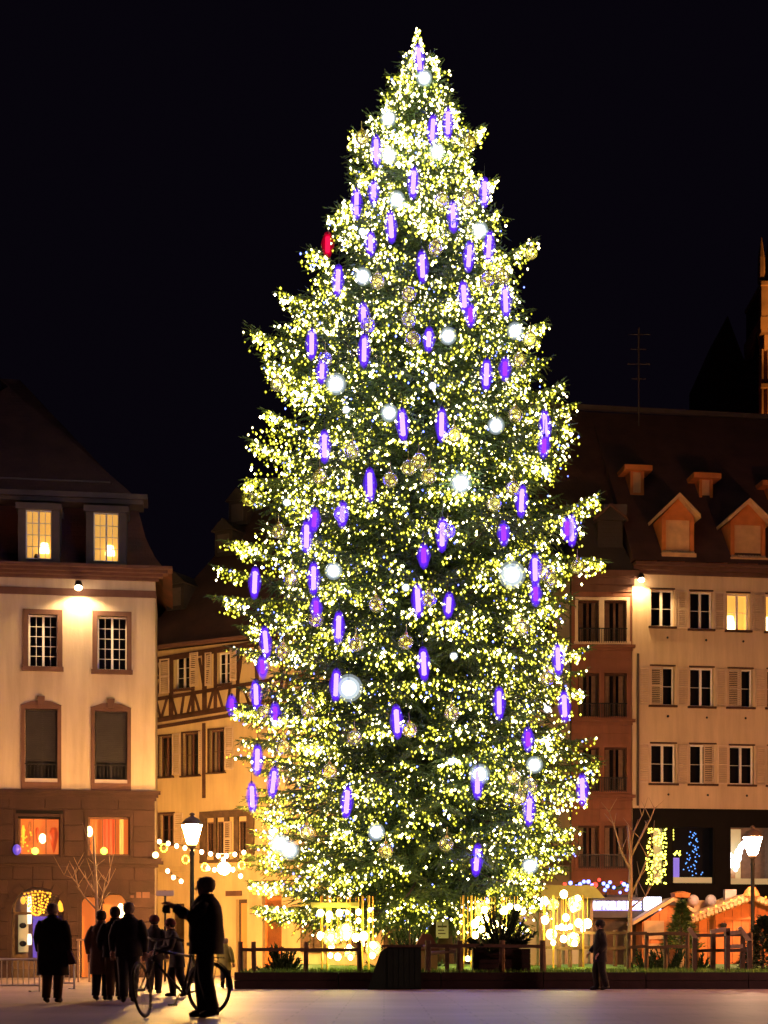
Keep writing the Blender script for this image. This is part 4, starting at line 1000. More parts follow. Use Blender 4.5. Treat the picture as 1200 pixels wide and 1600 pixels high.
# mound of lawn
lm = MB(); n = 24; vs = []
for i in range(n+1):
    for j in range(9): vs.append((PX0+.2+i*(14-PX0)/n, 38+j*1.8, PZ-.035+.14*math.sin(PI*j/8)*(1+.4*math.sin(i*1.1))))
lm.add(vs, [(i*9+j, (i+1)*9+j, (i+1)*9+j+1, i*9+j+1) for i in range(n) for j in range(8)]).build('lawn', 'grass', smooth=True, kind='structure')
def rail_fence(label, pxs, Y, ptop, rails, m='wood', zb=None, w=.11):
    zb = PZ if zb is None else zb
    t = thing('rail_fence', label, 'fence', (WX(pxs[0], Y), Y, zb-.02), 0, 'wooden rail fences of the bed'); x0 = WX(pxs[0], Y)
    for px in pxs:
        x = WX(px, Y)-x0; MB().tube([(x, 0, 0), (x+ru(-.02, .02), 0, WZ(ptop, Y)-zb)], [w*.55, w*.48], 8).build('post', m, t)
    for ry in rails:
        for a, b in zip(pxs[:-1], pxs[1:]):
            MB().beam((WX(a, Y)-x0, -.06, WZ(ry, Y)-zb+ru(-.02, .02)), (WX(b, Y)-x0, -.06, WZ(ry, Y)-zb+ru(-.02, .02)), .08, .06).build('rail', m, t)
rail_fence('dark rail fence on the front edge of the bed left of the green box', [376, 397, 478, 562], 36.4, 1470, (1482,))
rail_fence('dark rail fence on the front edge of the bed right of the green box', [668, 718, 784, 849], 36.4, 1468, (1477,), w=.14)
rail_fence('set-back two-rail fence before the right light cluster', [849, 873, 891, 907, 938, 961, 978], 42, 1452, (1457, 1480))
rail_fence('two-rail fence between the sapling and the orange hut', [982, 1010, 1040, 1074], 40, 1456, (1458, 1478))
rail_fence('short rail fence in front of the orange hut', [1086, 1114, 1136, 1160, 1172], 38.5, 1456, (1460, 1484), 'wood', w=.13)
stp = thing('stair_handrail', 'pale sloping split-wood handrails beside the steps in front of the orange hut', 'handrail', (WX(1080, 37.5), 37.5, PZ))
x0 = WX(1080, 37.5); zz = lambda py: WZ(py, 37.5)-PZ
for (a, b, c, d) in ((1076, 1450, 1088, 1468), (1110, 1456, 1134, 1452), (1132, 1459, 1158, 1456), (1155, 1449, 1172, 1472), (1141, 1479, 1160, 1478)):
    MB().beam((WX(a, 37.5)-x0, 0, zz(b)), (WX(c, 37.5)-x0, 0, zz(d)), .1, .1).build('rail', 'wood_pale', stp)
for px, tp_ in ((1085, 1466), (1137, 1450), (1171, 1470)): MB().box(WX(px, 37.5)-x0-.05, WX(px, 37.5)-x0+.05, -.05, .05, 0, zz(tp_)).build('post', 'wood', stp)
# dark green cabinet with sloped left side
cb_ = thing('green_cabinet', 'tall dark green cabinet panel standing on the pavement before the bed, left side slanting', 'cabinet', (WX(628, 35.5), 35.5, 0))
hw = (663-603)/FP*35.5/2
cm = MB()
cm.box(-hw+.1, hw, -.02, .42, .0, WZ(1478, 35.5)-.03); cm.build('body', 'pot', cb_)
for k in range(6): MB().box(-hw+.12+k*(2*hw-.14)/6, -hw+.12+(k+1)*(2*hw-.14)/6-.012, -.045, -.02, .03, WZ(1480, 35.5)-.05).build('panel', 'pot', cb_)
MB().prism([(-hw-.35, 0), (-hw+.1, 0), (-hw+.1, WZ(1478, 35.5)-.04), (-hw-.05, WZ(1480, 35.5)-.1)], -.02, .4).build('slanted_side', 'pot', cb_)
MB().box(-hw-.02, hw+.04, -.06, .46, WZ(1478, 35.5)-.03, WZ(1478, 35.5)+.03).build('lid', 'wood', cb_)
# log rails and little nativity hut
lg = thing('stacked_log_rails', 'pale split log rails lying between the green cabinet and the fence', 'log rails', (WX(692, 37), 37, PZ))
for (a, b, c, d) in ((-.1, .62, .5, .60), (-.75, .60, -.1, .63), (-.35, .45, .3, .5)): MB().tube([(a, 0, b), (c, .0, d)], .05, 7).build('log', 'wood_pale', lg)
for x in (-.6, .1, .45): MB().box(x-.05, x+.05, -.04, .06, 0, .62).build('post', 'wood', lg)
hn = thing('small_wooden_crib', 'tiny wooden crib with pink gable roof behind the green cabinet', 'crib', (WX(666, 39), 39, PZ))
MB().box(-.28, .28, -.2, .3, 0, .55).build('wall', 'hut_roof', hn); MB().prism([(-.36, .52), (.36, .52), (.1, .95), (-.1, .95)], -.3, .4).build('roof', 'sandstone_or', hn)
ns = thing('notice_sign', 'small cream notice sign fixed low on the trunk of the tree', 'sign', (WX(691, 46.9), 46.9, WZ(1466, 46.9)))
sh_ = (1466-1437)/FP*46.9
MB().box(-.19, .19, -.03, 0, 0, sh_).build('board', 'canvas_cream', ns)
MB().box(-.14, .14, -.034, -.03, sh_*.58, sh_*.68).box(-.13, .06, -.034, -.03, sh_*.40, sh_*.46).box(-.13, .1, -.034, -.03, sh_*.22, sh_*.28).build('print', 'cloth_khaki', ns)

# hanging light clusters
def cluster(label, Y, rods, balls, bar=None):
    cx = sum(b[0] for b in balls)/len(balls); X0 = WX(cx, Y)
    t = thing('light_cluster', label, 'light cluster', (X0, Y, PZ-.02), 0, 'clusters of golden light balls on the bed')
    for px in rods: MB().tube([(WX(px, Y)-X0, .05, 0), (WX(px, Y)-X0, .05, WZ(1398, Y)-PZ)], .025, 6).build('rod', 'gold', t)
    if bar: MB().box(WX(bar[0], Y)-X0, WX(bar[1], Y)-X0, -.1, .5, WZ(bar[2], Y)-PZ, WZ(bar[2]-7, Y)-PZ).build('canopy_bar', 'canvas', t)
    for (px, py, r_, k) in balls:
        p = (WX(px, Y)-X0, ru(-.35, .45), WZ(py, Y)-PZ+.02)
        rr = r_/FP*Y
        if k == 'g':
            o = MB().ball(p, rr, 14, 10).build('glass_ball', 'bauble', t, True); il = MB()
            for q in range(16): a_, b_ = ru(0, 6.28), ru(-.8, .8); il.ball((p[0]+rr*.6*math.cos(a_), p[1]+rr*.6*math.sin(a_), p[2]+rr*.7*b_), .03, 5, 3)
            il.build('inner_lights', 'cl_bulb', o)
        else:
            MB().ball(p, rr*.72, 10, 7, 1.15).build('light_ball', 'cl_ball', t, True)
            MB().tube([(p[0], p[1], p[2]+rr*.7), (p[0], p[1], WZ(1400, Y)-PZ)], .006, 4).build('cord', 'gold', t)
M['cl_ball'] = emat('golden_light_ball', (1, .80, .22), 50); M['cl_bulb'] = emat('golden_bulb', (1, .78, .2), 5)
cluster('cluster of golden light balls on rods under the left branches of the tree', 39.5, (503, 511, 566, 576),
 [(501,1427,7,'b'),(515,1430,7,'b'),(514,1438,4,'b'),(531,1427,7,'b'),(543,1426,4,'b'),(560,1425,6,'b'),(560,1438,5,'b'),(578,1422,4,'b'),(578,1438,4,'b'),(501,1462,8,'b'),(517,1466,13,'g'),(517,1465,6,'b'),(517,1479,6,'b'),
  (541,1450,7,'b'),(541,1462,8,'b'),(540,1456,14,'g'),(556,1465,8,'b'),(568,1463,9,'b'),(566,1475,5,'b'),(546,1488,11,'g'),(546,1480,5,'b'),(528,1495,7,'b'),(516,1493,5,'b'),(583,1477,7,'b'),(582,1493,6,'b'),(583,1482,13,'g'),(548,1496,5,'b')], (486, 560, 1416))
cluster('cluster of golden light balls behind the dark juniper bush', 41, (724, 737),
 [(757,1422,7,'b'),(755,1421,13,'g'),(785,1424,5,'b'),(790,1422,7,'b'),(795,1417,6,'b'),(807,1419,6,'b'),(818,1424,6,'b'),(804,1431,4,'b'),(757,1437,8,'b'),(741,1444,8,'b'),(774,1444,8,'b'),(748,1436,5,'b'),(754,1452,7,'b'),
  (743,1461,7,'b'),(764,1463,6,'b'),(757,1463,5,'b'),(770,1455,4,'b'),(736,1470,4,'b'),(792,1452,4,'b'),(785,1448,4,'b'),(720,1492,4,'b'),(731,1498,5,'b')])
cluster('cluster of golden light balls and glass spheres right of the juniper bush', 41.5, (850, 865, 912),
 [(879,1398,8,'b'),(852,1407,8,'b'),(866,1413,10,'g'),(900,1412,13,'g'),(905,1403,6,'b'),(897,1420,6,'b'),(900,1413,5,'b'),(883,1434,7,'b'),(850,1438,8,'b'),(905,1442,8,'b'),(919,1443,9,'b'),(913,1452,5,'b'),(876,1449,6,'b'),
  (883,1450,5,'b'),(891,1448,5,'b'),(863,1460,9,'g'),(863,1459,7,'b'),(880,1467,7,'b'),(896,1462,6,'b'),(896,1474,6,'b'),(864,1473,5,'b'),(896,1468,12,'g'),(872,1449,4,'b')])

# shrubs and small firs
def shrub(name, label, cat, X, Y, z0, rx, h_, n, m='needle_dark', spiky=.3, group=None, conic=False, lights=0):
    t = thing(name, label, cat, (X, Y, z0), 0, group)
    MB().tube([(0,0,0),(0,0,h_*.9)], [.05, .01], 6).build('trunk', 'bark', t)
    v = []; f = []
    def ndl(p, d, ln, w=.018):
        s_ = d.cross(Vector((ru(-1, 1), ru(-1, 1), ru(-1, 1)))).normalized()*w
        b = len(v); v.extend([tuple(p-s_), tuple(p+s_), tuple(p+d*ln)]); f.append((b, b+1, b+2))
    if conic:
        for k in range(n):
            a = ru(0, 2*PI); hh = rnd(); tier = int(hh*8)/8; a = round(a/(PI/4.5))*(PI/4.5)+ru(-.22, .22)+tier*3
            rr = rx*(1-tier)*(1-.5*((hh*8) % 1))*rnd()**.5
            p = Vector((rr*math.cos(a), rr*math.sin(a), .05+(tier+((hh*8) % 1)*.09+.05*math.sin(a*5+tier*9))*h_+ru(-.03, .05)+.12*rr)); rr *= 1.1; d = Vector((math.cos(a)+ru(-.6, .6), math.sin(a)+ru(-.6, .6), ru(-.3, .5))).normalized()
            ndl(p, d, ru(.08, .2))
    else:
        nf_ = max(16, n//110)
        for k in range(nf_):
            a = ru(0, 2*PI); up_ = ru(.12, 1.0); L_ = ru(.7, 1.12)
            tip = Vector((rx*L_*math.cos(a)*(1.15-.75*up_), rx*L_*math.sin(a)*(1.15-.75*up_), h_*up_*ru(.8, 1.12)))
            for q in range(n//nf_):
                t_ = rnd()**.7; p = tip*t_ + Vector((0, 0, -.12*math.sin(PI*t_))); d = (tip.normalized()*1.1 + Vector((ru(-1, 1), ru(-1, 1), ru(-.5, 1)))).normalized()
                ndl(p, d, spiky*ru(.25, .6)*(1.1-.5*t_))
    MB().add(v, f).build('foliage', m, t)
    return t
shrub('clipped_shrub', 'round dark shrub on the bed at the left behind the rail', 'shrub', WX(440, 38.5), 38.5, PZ-.03, .62, .75, 5000)
shrub('juniper_bush', 'spiky dark juniper bush growing in the dark planter box', 'bush', WX(782, 37.2), 37.2, .92, .95, 1.05, 5200, spiky=.45)
pb = thing('planter_box', 'long dark planter box holding the spiky juniper on the bed', 'planter', (WX(782, 37.2), 37.2, PZ-.03))
MB().box(-.68, .68, -.35, .35, 0, .6).build('body', 'pot', pb)
for k in range(5): MB().box(-.69, .69, -.375, -.35, .01+k*.12, .12+k*.12).build('board', 'dark_wood', pb)
shrub('small_fir', 'small fir tree standing before the orange hut roof with bare lower stem', 'small fir', WX(1065, 43), 43, .9, .66, 1.35, 2600, 'needle', .35, 'small firs around the bed', True)
MB().tube([(WX(1065, 43), 43, PZ-.05), (WX(1065, 43), 43, .95)], [.07, .06], 7).build('fir_stem', 'wood_pale', label='pale bare stem under the small fir before the orange hut', category='stem')
shrub('small_fir', 'small dark fir at the right edge of the photo beside the handrail', 'small fir', WX(1192, 39), 39, PZ-.03, .8, 1.35, 4000, 'needle_dark', .35, 'small firs around the bed', True)
shrub('low_juniper', 'low dark juniper at the foot of the bare sapling', 'bush', WX(1010, 41), 41, PZ-.05, .7, .6, 3500, 'needle_dark', .35, 'low junipers on the bed')
shrub('low_juniper', 'low dark juniper between the sapling and the small fir', 'bush', WX(1045, 42), 42, PZ-.05, .75, .75, 3500, 'needle_dark', .35, 'low junipers on the bed')
shrub('low_juniper', 'low dark juniper beside the pale stem of the small fir', 'bush', WX(1088, 42), 42, PZ-.05, .5, .5, 2500, 'needle_dark', .35, 'low junipers on the bed')
shrub('low_juniper', 'low dark conifer under the middle of the tree behind the log rails', 'bush', WX(640, 42), 42, PZ-.05, 1.1, 1.4, 5500, 'needle_dark', .45, 'low junipers on the bed')
# bare saplings
def sapling(label, pts, brs, Y, r0):
    X0 = WX(pts[0][0], Y); z0 = WZ(pts[0][1], Y)
    t = thing('bare_sapling', label, 'sapling', (X0, Y, 0), 0, 'bare young trees'); loc = lambda p, dy=0: (WX(p[0], Y)-X0, dy, WZ(p[1], Y))
    tp2 = [(0, 0, 0)] + [loc(p) for p in pts]
    MB().tube(tp2, [r0] + [r0*(1-.75*i/len(pts)) for i in range(len(pts))], 7).build('trunk', 'twig', t, True)
    for b in brs:
        dy = ru(-.5, .5); q = [loc(p, dy*i/(len(b)-1)) for i, p in enumerate(b)]
        o = MB().tube(q, [r0*.5*(1-.7*i/(len(b)-1)) for i in range(len(b))], 5); 
        for i in range(1, len(q)):
            for s_ in (-1, 1):
                e = Vector(q[i]) + Vector((s_*ru(.05, .3), ru(-.1, .2), ru(.2, .55))); o.tube([q[i], e], [r0*.2, r0*.06], 4)
        o.build('limb', 'twig', t, True)
sapling('bare pale sapling lit golden in front of the townhouse arches', [(152, 1440), (150, 1380), (147, 1330), (146, 1306)],
        [[(150,1420),(132,1400),(124,1385),(122,1365)], [(151,1415),(146,1390),(143,1370),(146,1352)], [(152,1420),(160,1395),(167,1380),(169,1355)],
         [(151,1400),(136,1375),(122,1352)], [(124,1385),(114,1372),(102,1368)], [(150,1440),(156,1410),(160,1375)], [(149,1350),(140,1325),(137,1305)]], 44, .055)
sapling('bare grey sapling on the right beside the lit sign', [(984, 1470), (985, 1400), (985, 1330), (981, 1290)],
        [[(985,1400),(1000,1370),(1012,1340),(1020,1310)], [(985,1360),(970,1330),(958,1290),(950,1270)], [(985,1340),(1000,1310),(1016,1280),(1022,1264)], [(984,1330),(990,1300),(1003,1275)], [(985,1420),(1010,1400),(1030,1362)]], 43, .07)

# ================================================================== STALLS BEHIND THE BED
def stall(label, px0, px1, Y, eave, apex, wallm, roofm, depth=3, gable=True, base=1512, boards=True, cat='stall', name='market_stall', gp=None):
    X0 = (WX(px0, Y)+WX(px1, Y))/2; hw = (WX(px1, Y)-WX(px0, Y))/2; ze, za = WZ(eave, Y), WZ(apex, Y)
    t = thing(name, label, cat, (X0, Y, 0), 0, gp)
    if gable:
        n = max(6, int(hw*2/.28))
        for k in range(n):
            a = -hw+2*hw*k/n+.008; b = -hw+2*hw*(k+1)/n-.008; h0 = ze+(za-ze)*(1-abs(a)/hw); h1 = ze+(za-ze)*(1-abs(b)/hw)
            MB().prism([(a, 0), (b, 0), (b, h1-.05), (a, h0-.05)], 0, .06).build('board', wallm, t)
        MB().box(-hw, hw, .06, depth, 0, ze-.05).build('side_wall', wallm, t)
        MB().prism([(-hw-.35, ze-.12), (0, za), (hw+.35, ze-.12), (hw+.35, ze), (0, za+.14), (-hw-.35, ze)][::-1], -.35, depth+.2).build('roof', roofm, t)
        MB().box(-hw, hw, -.04, -.002, ze-.09, ze).build('tie_beam', wallm, t)
    return t, X0, hw, ze, za
t1, X1, hw1, ze1, za1 = stall('orange wooden market hut with scalloped lit gable at the right', 1092, 1250, 52, 1433, 1402, 'orange_wood', 'hut_roof', 4, cat='market hut', name='market_hut', gp='wooden market huts')
for s_ in (-1, 1):
    n = 16
    for k in range(n):
        f = (k+.5)/n; x = s_*(hw1+.35)*f; z_ = za1+.02 - (za1-ze1+.12)*f
        MB().lathe([(.02, -.16), (.09, -.10), (.1, .02)], 6, (x, -.38, z_)).build('scallop', 'hut_roof', t1)
        if k % 2: MB().ball((x, -.42, z_+.14), .035, 6, 4).build('roof_bulb', 'amber', t1)
for x in (-.9, 1.1): MB().lathe([(.1, 0), (.13, .1), (.05, .16)], 8, (x, -.1, ze1-.35)).build('wall_lantern', 'metal_dark', t1)
MB().lathe([(.3, 0), (.22, .2), (.1, .32)], 8, (0, -.3, za1+.02)).build('roof_finial', 'orange_wood', t1)
ws = thing('white_barrel_display', 'row of pale round barrels on top of the orange hut roof', 'display', (X1-1.5, 54, za1-.15))
for k, x in enumerate((0, .62, 2.0)): MB().ball((x, 0, .12), .2, 12, 8).build('barrel', 'plate', ws, True)
MB().box(1.1, 1.5, -.1, .2, .0, .5).build('pale_sign', 'plate', ws)
t2, X2, hw2, ze2, za2 = stall('second orange market hut with a sloping board roof beside the lit sign', 1003, 1098, 54, 1440, 1408, 'orange_wood', 'hut_roof', 4, cat='market hut', name='market_hut', gp='wooden market huts')
MB().box(hw2-.2, hw2+2.6, .5, 3.2, ze2-.1, za2+.05).build('lean_to_roof', 'hut_roof', t2)
MB().lathe([(.32, 0), (.36, .15), (.1, .22)], 8, (.25, -.2, za2+.12)).build('roof_finial', 'orange_wood', t2)
for (a, b, c, d) in ((-1.0, -.3, 1.35, 2.0), (-1.0, -.3, .75, 1.2), (.0, .7, 1.35, 2.0)): MB().box(a, b, -.05, -.002, c, d).build('hatch', 'hut_roof', t2)
# sign stall
Ys = 55.0
t3 = thing('sign_stall', 'low stall with a glowing white lettered sign along its fascia right of the tree', 'stall', (WX(955, Ys), Ys, 0)); x3 = WX(955, Ys); sx = lambda px: WX(px, Ys)-x3
MB().box(sx(905), sx(1034), 0, 3, WZ(1434, Ys), WZ(1402, Ys)).build('fascia', 'zinc', t3)
MB().box(sx(905), sx(1034), .3, 3, 0, WZ(1434, Ys)).build('counter_wall', 'wood', t3)
MB().box(sx(912), sx(1002), -.04, -.002, WZ(1423, Ys), WZ(1408, Ys)).build('sign_panel', 'sign_back', t3)
def text_mesh(s, size, m, parent, loc, name='lettering', width=None, depth=.02):
    cu = bpy.data.curves.new(name, 'FONT'); cu.body = s; cu.size = size; cu.extrude = depth; cu.offset = .012; cu.align_x = 'CENTER'; cu.align_y = 'CENTER'; cu.resolution_u = 2
    o = bpy.data.objects.new(name, cu); COL.objects.link(o)
    me = bpy.data.meshes.new_from_object(o.evaluated_get(bpy.context.evaluated_depsgraph_get())); bpy.data.objects.remove(o)
    me.materials.append(M[m]) if not me.materials else None
    me.materials.clear(); me.materials.append(M[m])
    o = inst(name, me, parent, loc, (R(90), 0, 0))
    if width:
        xs = [v.co.x for v in me.vertices]; k = width/(max(xs)-min(xs)); o.scale = (k, 1, 1)
    return o
text_mesh("COMPTOIR DE L'OIE", .40, 'sign_white', t3, ((sx(912)+sx(1002))/2, -.07, WZ(1415.5, Ys)), width=sx(1001)-sx(913))
MB().box(sx(1006), sx(1031), -.25, .25, WZ(1422, Ys), WZ(1402, Ys)).build('light_box', 'sign_white', t3)
for (px, py, r_, k) in [(884,1381,.09,'red_led'),(893,1379,.1,'blue'),(902,1384,.08,'blue'),(908,1381,.1,'blue'),(914,1377,.09,'blue'),(921,1377,.1,'blue'),(927,1383,.1,'blue'),(945,1380,.09,'blue'),(932,1382,.13,'red_led'),(938,1374,.08,'red_led'),(947,1390,.09,'blue'),(951,1384,.1,'blue'),(955,1378,.09,'blue'),(961,1386,.08,'blue'),(977,1381,.1,'blue'),(983,1384,.1,'blue'),(981,1390,.08,'blue'),(973,1378,.06,'red_led'),(971,1394,.07,'blue')]:
    o = MB().ball((0, 0, 0), r_*.75, 8, 6).build('coloured_bulb', 'b_blue' if k == 'blue' else k, t3, True, (sx(px), .3, WZ(py, Ys)))
gl_ = MB(); gl_.tube([(sx(880+i*6), .35, WZ(1384+4*math.sin(i), Ys)) for i in range(19)], .07, 5); gl_.build('garland', 'needle_dark', t3)
MB().box(sx(905), sx(1000), .5, .58, WZ(1402, Ys), WZ(1397, Ys)).build('garland_rail', 'metal_dark', t3)
for px in (905, 950, 998): MB().box(sx(px)-.03, sx(px)+.03, .5, .56, WZ(1402, Ys), WZ(1380, Ys)).build('garland_post', 'metal_dark', t3)
# cream tent stall behind tree
t4 = thing('canopy_stall', 'cream market stall with a yellow-green canopy roof right of the trunk', 'stall', (WX(865, 53), 53, 0)); x4 = WX(865, 53); sx4 = lambda px: WX(px, 53)-x4
MB().box(sx4(806), sx4(926), .2, 3, 0, WZ(1402, 53)).build('cream_wall', 'canvas_cream', t4)
MB().prism([(sx4(800), WZ(1404, 53)), (sx4(942), WZ(1404, 53)), (sx4(925), WZ(1384, 53)), (sx4(815), WZ(1384, 53))], -.5, 3.2).build('canopy', 'canvas', t4)
for px in (806, 845, 885, 925): MB().box(sx4(px)-.05, sx4(px)+.05, .1, .19, 0, WZ(1402, 53)).build('post', 'wood_pale', t4)
t5 = thing('stall_behind_trunk', 'ochre market stall seen under the left branches of the tree', 'stall', (WX(520, 55), 55, 0)); x5 = WX(520, 55); sx5 = lambda px: WX(px, 55)-x5
MB().box(sx5(470), sx5(640), .2, 3, 0, WZ(1418, 55)).build('wall', 'plaster_yellow', t5); MB().prism([(sx5(462), WZ(1420, 55)), (sx5(650), WZ(1420, 55)), (sx5(640), WZ(1406, 55)), (sx5(475), WZ(1406, 55))], -.3, 3.2).build('roof', 'canvas', t5)
for px in (480, 500, 560, 610): MB().box(sx5(px)-.25, sx5(px)+.25, .1, .19, .9, WZ(1440, 55)).build('goods_shelf', 'wood', t5)

# ================================================================== STREET FURNITURE
def street_lamp(label, px, Y, ztop, lm='lantern', X=None, en=0, col=(1, .62, .26)):
    X = WX(px, Y) if X is None else X
    t = thing('street_lamp', label, 'street lamp', (X, Y, 0), 0, 'lantern street lamps')
    zl = ztop - .98
    MB().lathe([(.16, 0), (.16, .3), (.10, .5), (.075, .9), (.06, zl-.3), (.08, zl-.25), (.055, zl-.15), (.07, zl-.02)], 10).build('pole', 'metal_dark', t, True)
    MB().lathe([(.09, zl-.06), (.14, zl+.0), (.12, zl+.06)], 10).build('collar', 'lantern_metal', t, True)
    MB().lathe([(.12, zl+.06), (.17, zl+.15), (.30, zl+.62), (.31, zl+.64)], 12).build('lantern_glass', lm, t, True)
    MB().lathe([(.335, zl+.64), (.33, zl+.69), (.20, zl+.84), (.07, zl+.90), (.05, zl+.94), (.09, zl+.97), (.07, ztop+.02), (.01, ztop+.05)], 12).build('lantern_cap', 'lantern_metal', t, True)
    return t
M['lantern_metal'] = mat('lantern_metal', (.10, .06, .04), .5, .15, 5, .1)
street_lamp('lit lantern street lamp before the half-timbered house, its pole behind the man with the bicycle', 300, 47, WZ(1272, 47), 'lantern')
street_lamp('lit lantern street lamp before the dark shopfront at the right', 1176, 50, WZ(1292, 50), 'lantern_right')
street_lamp('lantern street lamp beyond the left edge of the photo', 0, 37, 4.9, 'lantern_side', X=-14.5)
street_lamp('lantern street lamp beyond the right edge of the photo', 0, 39, 4.9, 'lantern_orange', X=17)
street_lamp('lantern street lamp beyond the left edge, nearer the camera', 0, 32, 4.9, 'lantern_near', X=-12.5)
street_lamp('lantern street lamp beyond the right edge, nearer the camera', 0, 30, 4.9, 'lantern_near', X=12.5)
# festoons in the side street
def festoon(label, Y, pts, m='festoon', r_=.07):
    X0 = WX(pts[0][0], Y); Z0 = WZ(pts[0][1], Y)
    t = thing('festoon', label, 'festoon lights', (X0, Y, Z0), 0, 'strings of bulbs across the side street')
    q = [(WX(a, Y)-X0, 0, WZ(b, Y)-Z0+r_) for a, b in pts]
    MB().tube(q, .012, 4).build('cable', 'metal_dark', t)
    for p in q: MB().ball((p[0], p[1], p[2]-r_), r_, 10, 7, 1.15).build('bulb', m, t, True)
festoon('upper string of warm bulbs crossing the side street left of the tree', 52, [(249,1315),(263,1318),(276,1322),(289,1325),(300,1328),(315,1331),(329,1334),(341,1337),(354,1337),(367,1335),(381,1332)])
festoon('short lower string of three warm bulbs between the townhouse corner and the lamp', 53, [(262,1361),(271,1371),(283,1377)])
festoon('lower string of warm bulbs beside the very bright ball above the man', 52.5, [(325,1357),(335,1359),(349,1343),(364,1359),(376,1369)])
MB().ball((0,0,0), .11, 10, 7).build('corner_lamp', 'lamp_shade', smooth=True, loc=W(243, 1336, 53.6), label='round lamp glowing at the right corner of the cream townhouse ledge', category='lamp')
lb = thing('star_lamp', 'very bright round lamp hanging in the side street above the man with the bicycle', 'hanging lamp', W(350, 1357, 52))
MB().ball((0,0,0), .21, 14, 10).build('ball', 'lantern', lb, True); MB().tube([(0,0,.2),(0,0,.5)], .01, 4).build('cord', 'metal_dark', lb)
for i, (px, py, lab) in enumerate(((290,1343,'yellow ring ornament of bulbs just left of the street lamp pole'), (320,1355,'yellow ring ornament of bulbs left of the bright round lamp'), (378,1352,'yellow ring ornament of bulbs right of the bright round lamp'), (256,1325,'yellow ring ornament of bulbs beside the townhouse corner'))):
    t = thing('ring_ornament', lab, 'light ring', W(px, py, 52), 0, 'yellow rings in the side street'); rg_ = MB()
    n = 14; rg_.tube([(.11*math.cos(2*PI*k/n), 0, .13*math.sin(2*PI*k/n)) for k in range(n+1)], .015, 4, False); rg_.build('hoop', 'gold', t)
    for k in range(10): MB().ball((.11*math.cos(2*PI*k/10), -.02, .13*math.sin(2*PI*k/10)), .022, 6, 4).build('bulb', 'b_yellow', t)
# basket light over the shop arch
bk = thing('basket_light', 'fan-shaped basket of amber light strings hanging over the left shop arch', 'hanging light', W(58, 1392, 53.2))
for k in range(8):
    f = k/7*2-1; s_ = MB(); n = 7 + (k % 3)
    for j in range(n):
        q = j/(n-1); x = f*(.46-.26*q); z_ = -.1*abs(f)-(.85 - .2*abs(f))*q; s_.ball((x+ru(-.015, .015), ru(-.12, .12), z_), .038, 6, 4)
    s_.build('light_string', 'amber', bk, kind='stuff')
MB().tube([(-.5*math.cos(a_), 0, -.12+.0*a_) if False else (.5*math.cos(a_), .14*math.sin(a_), -.06) for a_ in [2*PI*i/16 for i in range(17)]], .012, 4, False).build('hoop', 'gold', bk)
# street name sign
ss = thing('street_sign', 'thin street sign board on a pole at the corner of the side street', 'sign', (WX(258, 46), 46, 0))
MB().tube([(0,0,0),(0,0,WZ(1391, 46))], .03, 8).build('pole', 'metal_dark', ss); MB().box(-.27, .27, -.045, -.02, WZ(1400, 46), WZ(1391.5, 46)).build('board', 'plate', ss)
# crowd barriers
def barrier(label, px0, px1, Y, yt, m='steel'):
    x0, x1 = WX(px0, Y), WX(px1, Y); zt = WZ(yt, Y); t = thing('crowd_barrier', label, 'barrier', ((x0+x1)/2, Y, 0), 0, 'crowd barriers'); hw = (x1-x0)/2
    f = MB(); f.tube([(-hw,0,0),(-hw,0,zt),(hw,0,zt),(hw,0,0)], .028, 6); f.tube([(-hw,0,.14),(hw,0,.14)], .022, 6); f.build('frame', m, t)
    n = int(2*hw/.11)
    for k in range(1, n): MB().tube([(-hw+2*hw*k/n, 0, .14), (-hw+2*hw*k/n, 0, zt)], .012, 5).build('bar', m, t)
    for x in (-hw*.8, hw*.8): MB().box(x-.03, x+.03, -.3, .3, 0, .03).build('foot', m, t)
barrier('steel crowd barrier at the left edge before the blue shop window', -40, 62, 33.4, 1499)
barrier('short steel crowd barrier just right of the man in the long black coat', 84, 116, 36, 1502)
wf = thing('golden_frame_stand', 'thin golden wooden frame stand beside the left arcade arch', 'stand', (WX(128, 45), 45, 0))
for x in (-.1, .22): MB().box(x-.03, x+.03, -.03, .03, 0, WZ(1470, 45)).build('upright', 'wood_pale', wf)
MB().box(-.15, .35, -.04, .04, WZ(1470, 45), WZ(1468, 45)+.02).build('top_bar', 'wood_pale', wf)

